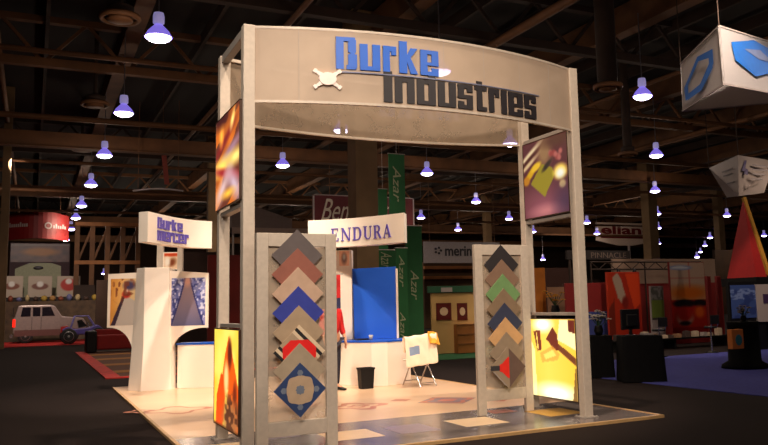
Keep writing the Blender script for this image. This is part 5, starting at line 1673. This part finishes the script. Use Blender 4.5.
# PINNACLE fascia
X0, X1, a, b = span(588, 250.5, 628, 259.5, Yr + 3)
t = thing('stand_fascia', 'dark fascia with grey capital lettering above the stand right of the arch', 'sign', ((X0 + X1) / 2, Yr + 3, FZ))
MB().box(X0 - 1, X1 + .1, Yr + 3, Yr + 3.1, a, b).build('panel', mat('fascia_dark', (34, 26, 24), .8), t)
s0, s1, q0, q1 = span(591, 252.5, 626, 258, Yr + 3)
text_mesh('lettering', 'PINNACLE', mat('fascia_letters', (104, 88, 80), .7), t, s0, s1, q0, q1, flatfn(Yr + 3), .01)
for x_ in (X0 - .9, X1): MB().box(x_, x_ + .08, Yr + 3.02, Yr + 3.08, FZ, a).build('leg', M_STEELD, t)

# black framed stand at the far right
Yb = 8.2
X0, X1, a, b = span(724, 277, 800, 345, Yb)
X0 = at(723, 310, Y=Yb + 1.3).x
t = thing('display_stand', 'black box-framed stand with a blue poster under the red pyramid', 'display stand', ((X0 + X1) / 2, Yb, FZ))
zt_ = b
MB().box(X0, X1 + .8, Yb - .1, Yb + 1.3, b - .25, b).build('roof', M_BLACK, t)
MB().box(X0, X0 + .28, Yb - .1, Yb + .7, FZ, b - .25).build('side_wall', M_BLACK, t)
MB().box(X0, X1 + .8, Yb + .6, Yb + .7, FZ, b - .25).build('back_wall', M_BLACK, t)
s0, s1, q0, q1 = span(731, 285, 757, 318, Yb - .12)
MB().box(s0 - .05, s1 + .05, Yb - .1, Yb, FZ, q1 + .1).build('poster_board', M_BLACK, t)
picture('picture', t, (s0, Yb - .12, q0), (s1 - s0, 0, 0), (0, 0, q1 - q0), pic_blueposter, M_PRINT, 40, 40, label='blue poster')
s0, s1, q0, q1 = span(757, 284, 800, 321, Yb - .15)
pw = MB().box(s0, s1, Yb - .15, Yb - .1, q0, q1).build('white_board', M_GREYW, t)
s0, s1, q0, q1 = span(763, 294, 772, 303, Yb - .15)
MB().box(s0, s1, Yb - .17, Yb - .15, q0, q1).build('dark_mark', mat('mark_purple', (56, 34, 70), .6), pw)

# black pedestal with an orange box
Dq = 18
q = at(745, 362, D=Dq); q.z = 0
t = thing('pedestal', 'rounded black pedestal in front of the blue poster at the right', 'pedestal', (q.x, q.y, FZ))
zt_ = at(745, 322, D=Dq).z
MB().lathe([(.52, FZ + .002), (.5, FZ + .08), (.36, FZ + .16), (.34, zt_ - .1), (.36, zt_), (.33, zt_ + .01)], (q.x, q.y, 0), 28).build('body', M_DRAPE, t)
o_ = at(735.5, 339, D=Dq - .55)
ob = thing('product_box', 'orange box with a teal round picture fixed low on the black pedestal', 'box', o_)
MB().box(o_.x - .17, o_.x + .17, o_.y - .07, o_.y + .07, o_.z - .21, o_.z + .21).build('carton', mat('carton_orange', (196, 110, 40), .6), ob, bevel=.006)
MB().prism([(o_.x + .02 + .1 * math.cos(k * PI / 6), o_.z - .02 + .12 * math.sin(k * PI / 6)) for k in range(12)], 'y', o_.y - .078, o_.y - .07).build('round_picture', mat('teal', (40, 110, 120), .6), ob)
vase(Vector((q.x + .05, q.y, 0)), zt_, 'pale flowers in a dark pot on top of the black pedestal', mat('blossom_pale', (140, 124, 112), .8), 16, .8)

# low tables with goods in front of the graphic walls: white boxes on a dark bench
X0, X1, a, b = span(612, 343, 729, 352, 10.6)
bz = 0.34
tb = thing('display_bench', 'long low dark bench loaded with small white packages along the right stand', 'bench', ((X0 + X1) / 2, 10.6, FZ))
MB().box(X0, X1, 10.4, 11.3, FZ + bz - .05, FZ + bz).build('top', M_DRAPE, tb)
for x_ in (X0 + .1, (X0 + X1) / 2, X1 - .16):
    MB().box(x_, x_ + .06, 10.5, 11.2, FZ, FZ + bz - .05).build('leg', M_BLACK, tb)
random.seed(11)
x_ = X0 + .1; k = 0
CN = [((170, 150, 130), 'pale'), ((130, 96, 70), 'tan'), ((150, 140, 134), 'grey-white'), ((60, 44, 40), 'dark')]
while x_ < X1 - .3:
    w_ = .12 + random.random() * .16; h_ = .08 + random.random() * .16
    c_, nme = CN[random.randrange(4)]
    mb = MB().box(x_, x_ + w_, 10.5, 10.5 + .16, FZ + bz + .001, FZ + bz + h_)
    mb.box(x_ + .02, x_ + w_ - .02, 10.52, 10.64, FZ + bz + h_, FZ + bz + h_ + .01)
    tag(mb.build('small_package', mat('package_' + nme, c_, .7, 0, .2)), 'small %s package in the row on the long low dark bench' % nme, 'package', 'packages on the low dark bench')
    x_ += w_ + .04 + random.random() * .22; k += 1
# high stool / black chair near the sink panel
def stool(q, label):
    t = thing('bar_stool', label, 'stool', (q.x, q.y, FZ))
    MB().lathe([(.18, .7), (.19, .74), (.15, .76)], (q.x, q.y, FZ), 18).build('seat', M_BLACK, t)
    MB().tube([(q.x, q.y, FZ + .03), (q.x, q.y, FZ + .7)], .025, 8).build('column', M_CHROME, t)
    MB().lathe([(.2, .001), (.19, .02), (.04, .04)], (q.x, q.y, FZ), 18).build('base', M_BLACK, t)
    mb = MB().box(q.x - .17, q.x + .17, q.y - .2, q.y - .17, FZ + .82, FZ + 1.08); mb.build('backrest', M_BLACK, t, bevel=.02)
    for s_ in (-.12, .12): MB().tube([(q.x + s_, q.y - .14, FZ + .72), (q.x + s_, q.y - .185, FZ + .9)], .012, 6).build('back_post', M_CHROME, t)
    return t
stool(at(660, 356, z=0), 'black stool with a low back right of the monitor')
stool(at(712, 352, z=0), 'black stool with a low back between the sink panel and the pedestal')

# orange column-like wood panel and the dark plant seen through the right side of the arch
wallbox('wood_panel', 'tall orange wood panel seen between the right sample board and the right arch posts', 'panel', (531.5, 268, 546, 322), 22, mat('orange_wood', (190, 110, 34), .6, 0, .12, 2), .3)
wallbox('stand_wall', 'dim brown stand wall behind the right side of the arch', 'wall panel', (546, 268, 576, 290), 24, mat('dim_brown_right', (60, 30, 20), .8), .2)
wallbox('stand_wall', 'pale stand wall seen above the lower right backlit picture', 'wall panel', (550, 287, 568, 330), 21, mat('pale_right', (150, 110, 84), .8, 0, .2, 2), .2)
q = at(556, 322, D=17); zz_ = at(556, 316, D=17).z
tp = thing('plinth', 'dark plinth carrying a yellow plant behind the lower right backlit picture', 'plinth', (q.x, q.y, FZ))
MB().box(q.x - .3, q.x + .3, q.y - .3, q.y + .3, FZ, zz_).build('body', M_DRAPE, tp)
MB().box(q.x - .34, q.x + .34, q.y - .34, q.y + .34, zz_, zz_ + .03).build('top', M_BLACK, tp)
vase(Vector((q.x, q.y, 0)), zz_ + .03, 'yellow flowers in a dark pot on the plinth behind the right backlit picture', mat('blossom_yellow', (190, 130, 30), .8), 14, 1.1, pot=M_BLACK)

# tan timber frame of the stand between the pickup and the left tower
fx = [at(p_, 262, Y=47).x for p_ in (76, 92, 108, 124, 140)]
zt_ = at(100, 222, Y=47).z; zm_ = at(100, 262, Y=47).z
tf = thing('timber_rack', 'tan timber post frame standing between the pickup and the left tower', 'rack', ((fx[0] + fx[-1]) / 2, 47, HALL_FLOOR))
for x_ in fx: MB().box(x_, x_ + .3, 49.6, 49.9, HALL_FLOOR, zt_).build('post', M_STEEL, tf)
for z_ in (zt_, zm_): MB().box(fx[0], fx[-1] + .3, 49.55, 49.95, z_, z_ + .25).build('rail', M_TAN, tf)
for k in range(4): MB().beam((fx[k] + .15, 49.75, zm_), (fx[k + 1] + .15, 49.75, zt_), .14).build('brace', M_STEEL, tf)

# distant dark stands to fill the middle of the hall
for (px, Y, col_, lab) in [((424, 262, 478, 290), 40, (74, 52, 30), 'brown timber stand wall under the pale grey hanging sign'),
                           ((256, 240, 300, 300), 36, (60, 40, 28), 'dim brown stand wall behind the left sample board'),
                           ((536, 280, 600, 300), 40, (52, 30, 22), 'dim far stand wall between the right posts'),
                           ((96, 280, 132, 330), 44, (58, 38, 26), 'dim brown stand wall left of the left tower wing'),
                           ((716, 250, 768, 290), 44, (60, 40, 26), 'dim far stand wall at the right edge')]:
    wallbox('stand_wall', lab, 'wall panel', px, Y, mat('far_%d' % (px[0]), col_, .8, 0, .3, 1), .3)
for k, (pa, pb_, py) in enumerate(((424, 478, 266), (424, 478, 276))):
    X0, X1, a, b = span(pa, py, pb_, py + 3, 39.6)
    tag(MB().box(X0, X1, 39.5, 39.7, a, b).build('timber_rail', M_TAN), ['upper', 'lower'][k] + ' tan timber rail under the pale grey hanging sign', 'rail')

# ================================================================== WORLD / VIEW
wd = bpy.data.worlds.new('world'); sc.world = wd
wd.use_nodes = True
wd.node_tree.nodes['Background'].inputs['Color'].default_value = (.05, .035, .025, 1)
wd.node_tree.nodes['Background'].inputs['Strength'].default_value = .3
sc.view_settings.view_transform = 'Standard'
sc.view_settings.look = 'None'
sc.view_settings.exposure = 0
sc.view_settings.gamma = 1
sc.view_settings.use_curve_mapping = False
try:
    sc.cycles.use_denoising = True
    sc.cycles.max_bounces = 6
    sc.cycles.transparent_max_bounces = 12
    sc.cycles.sample_clamp_indirect = 4
except Exception:
    pass
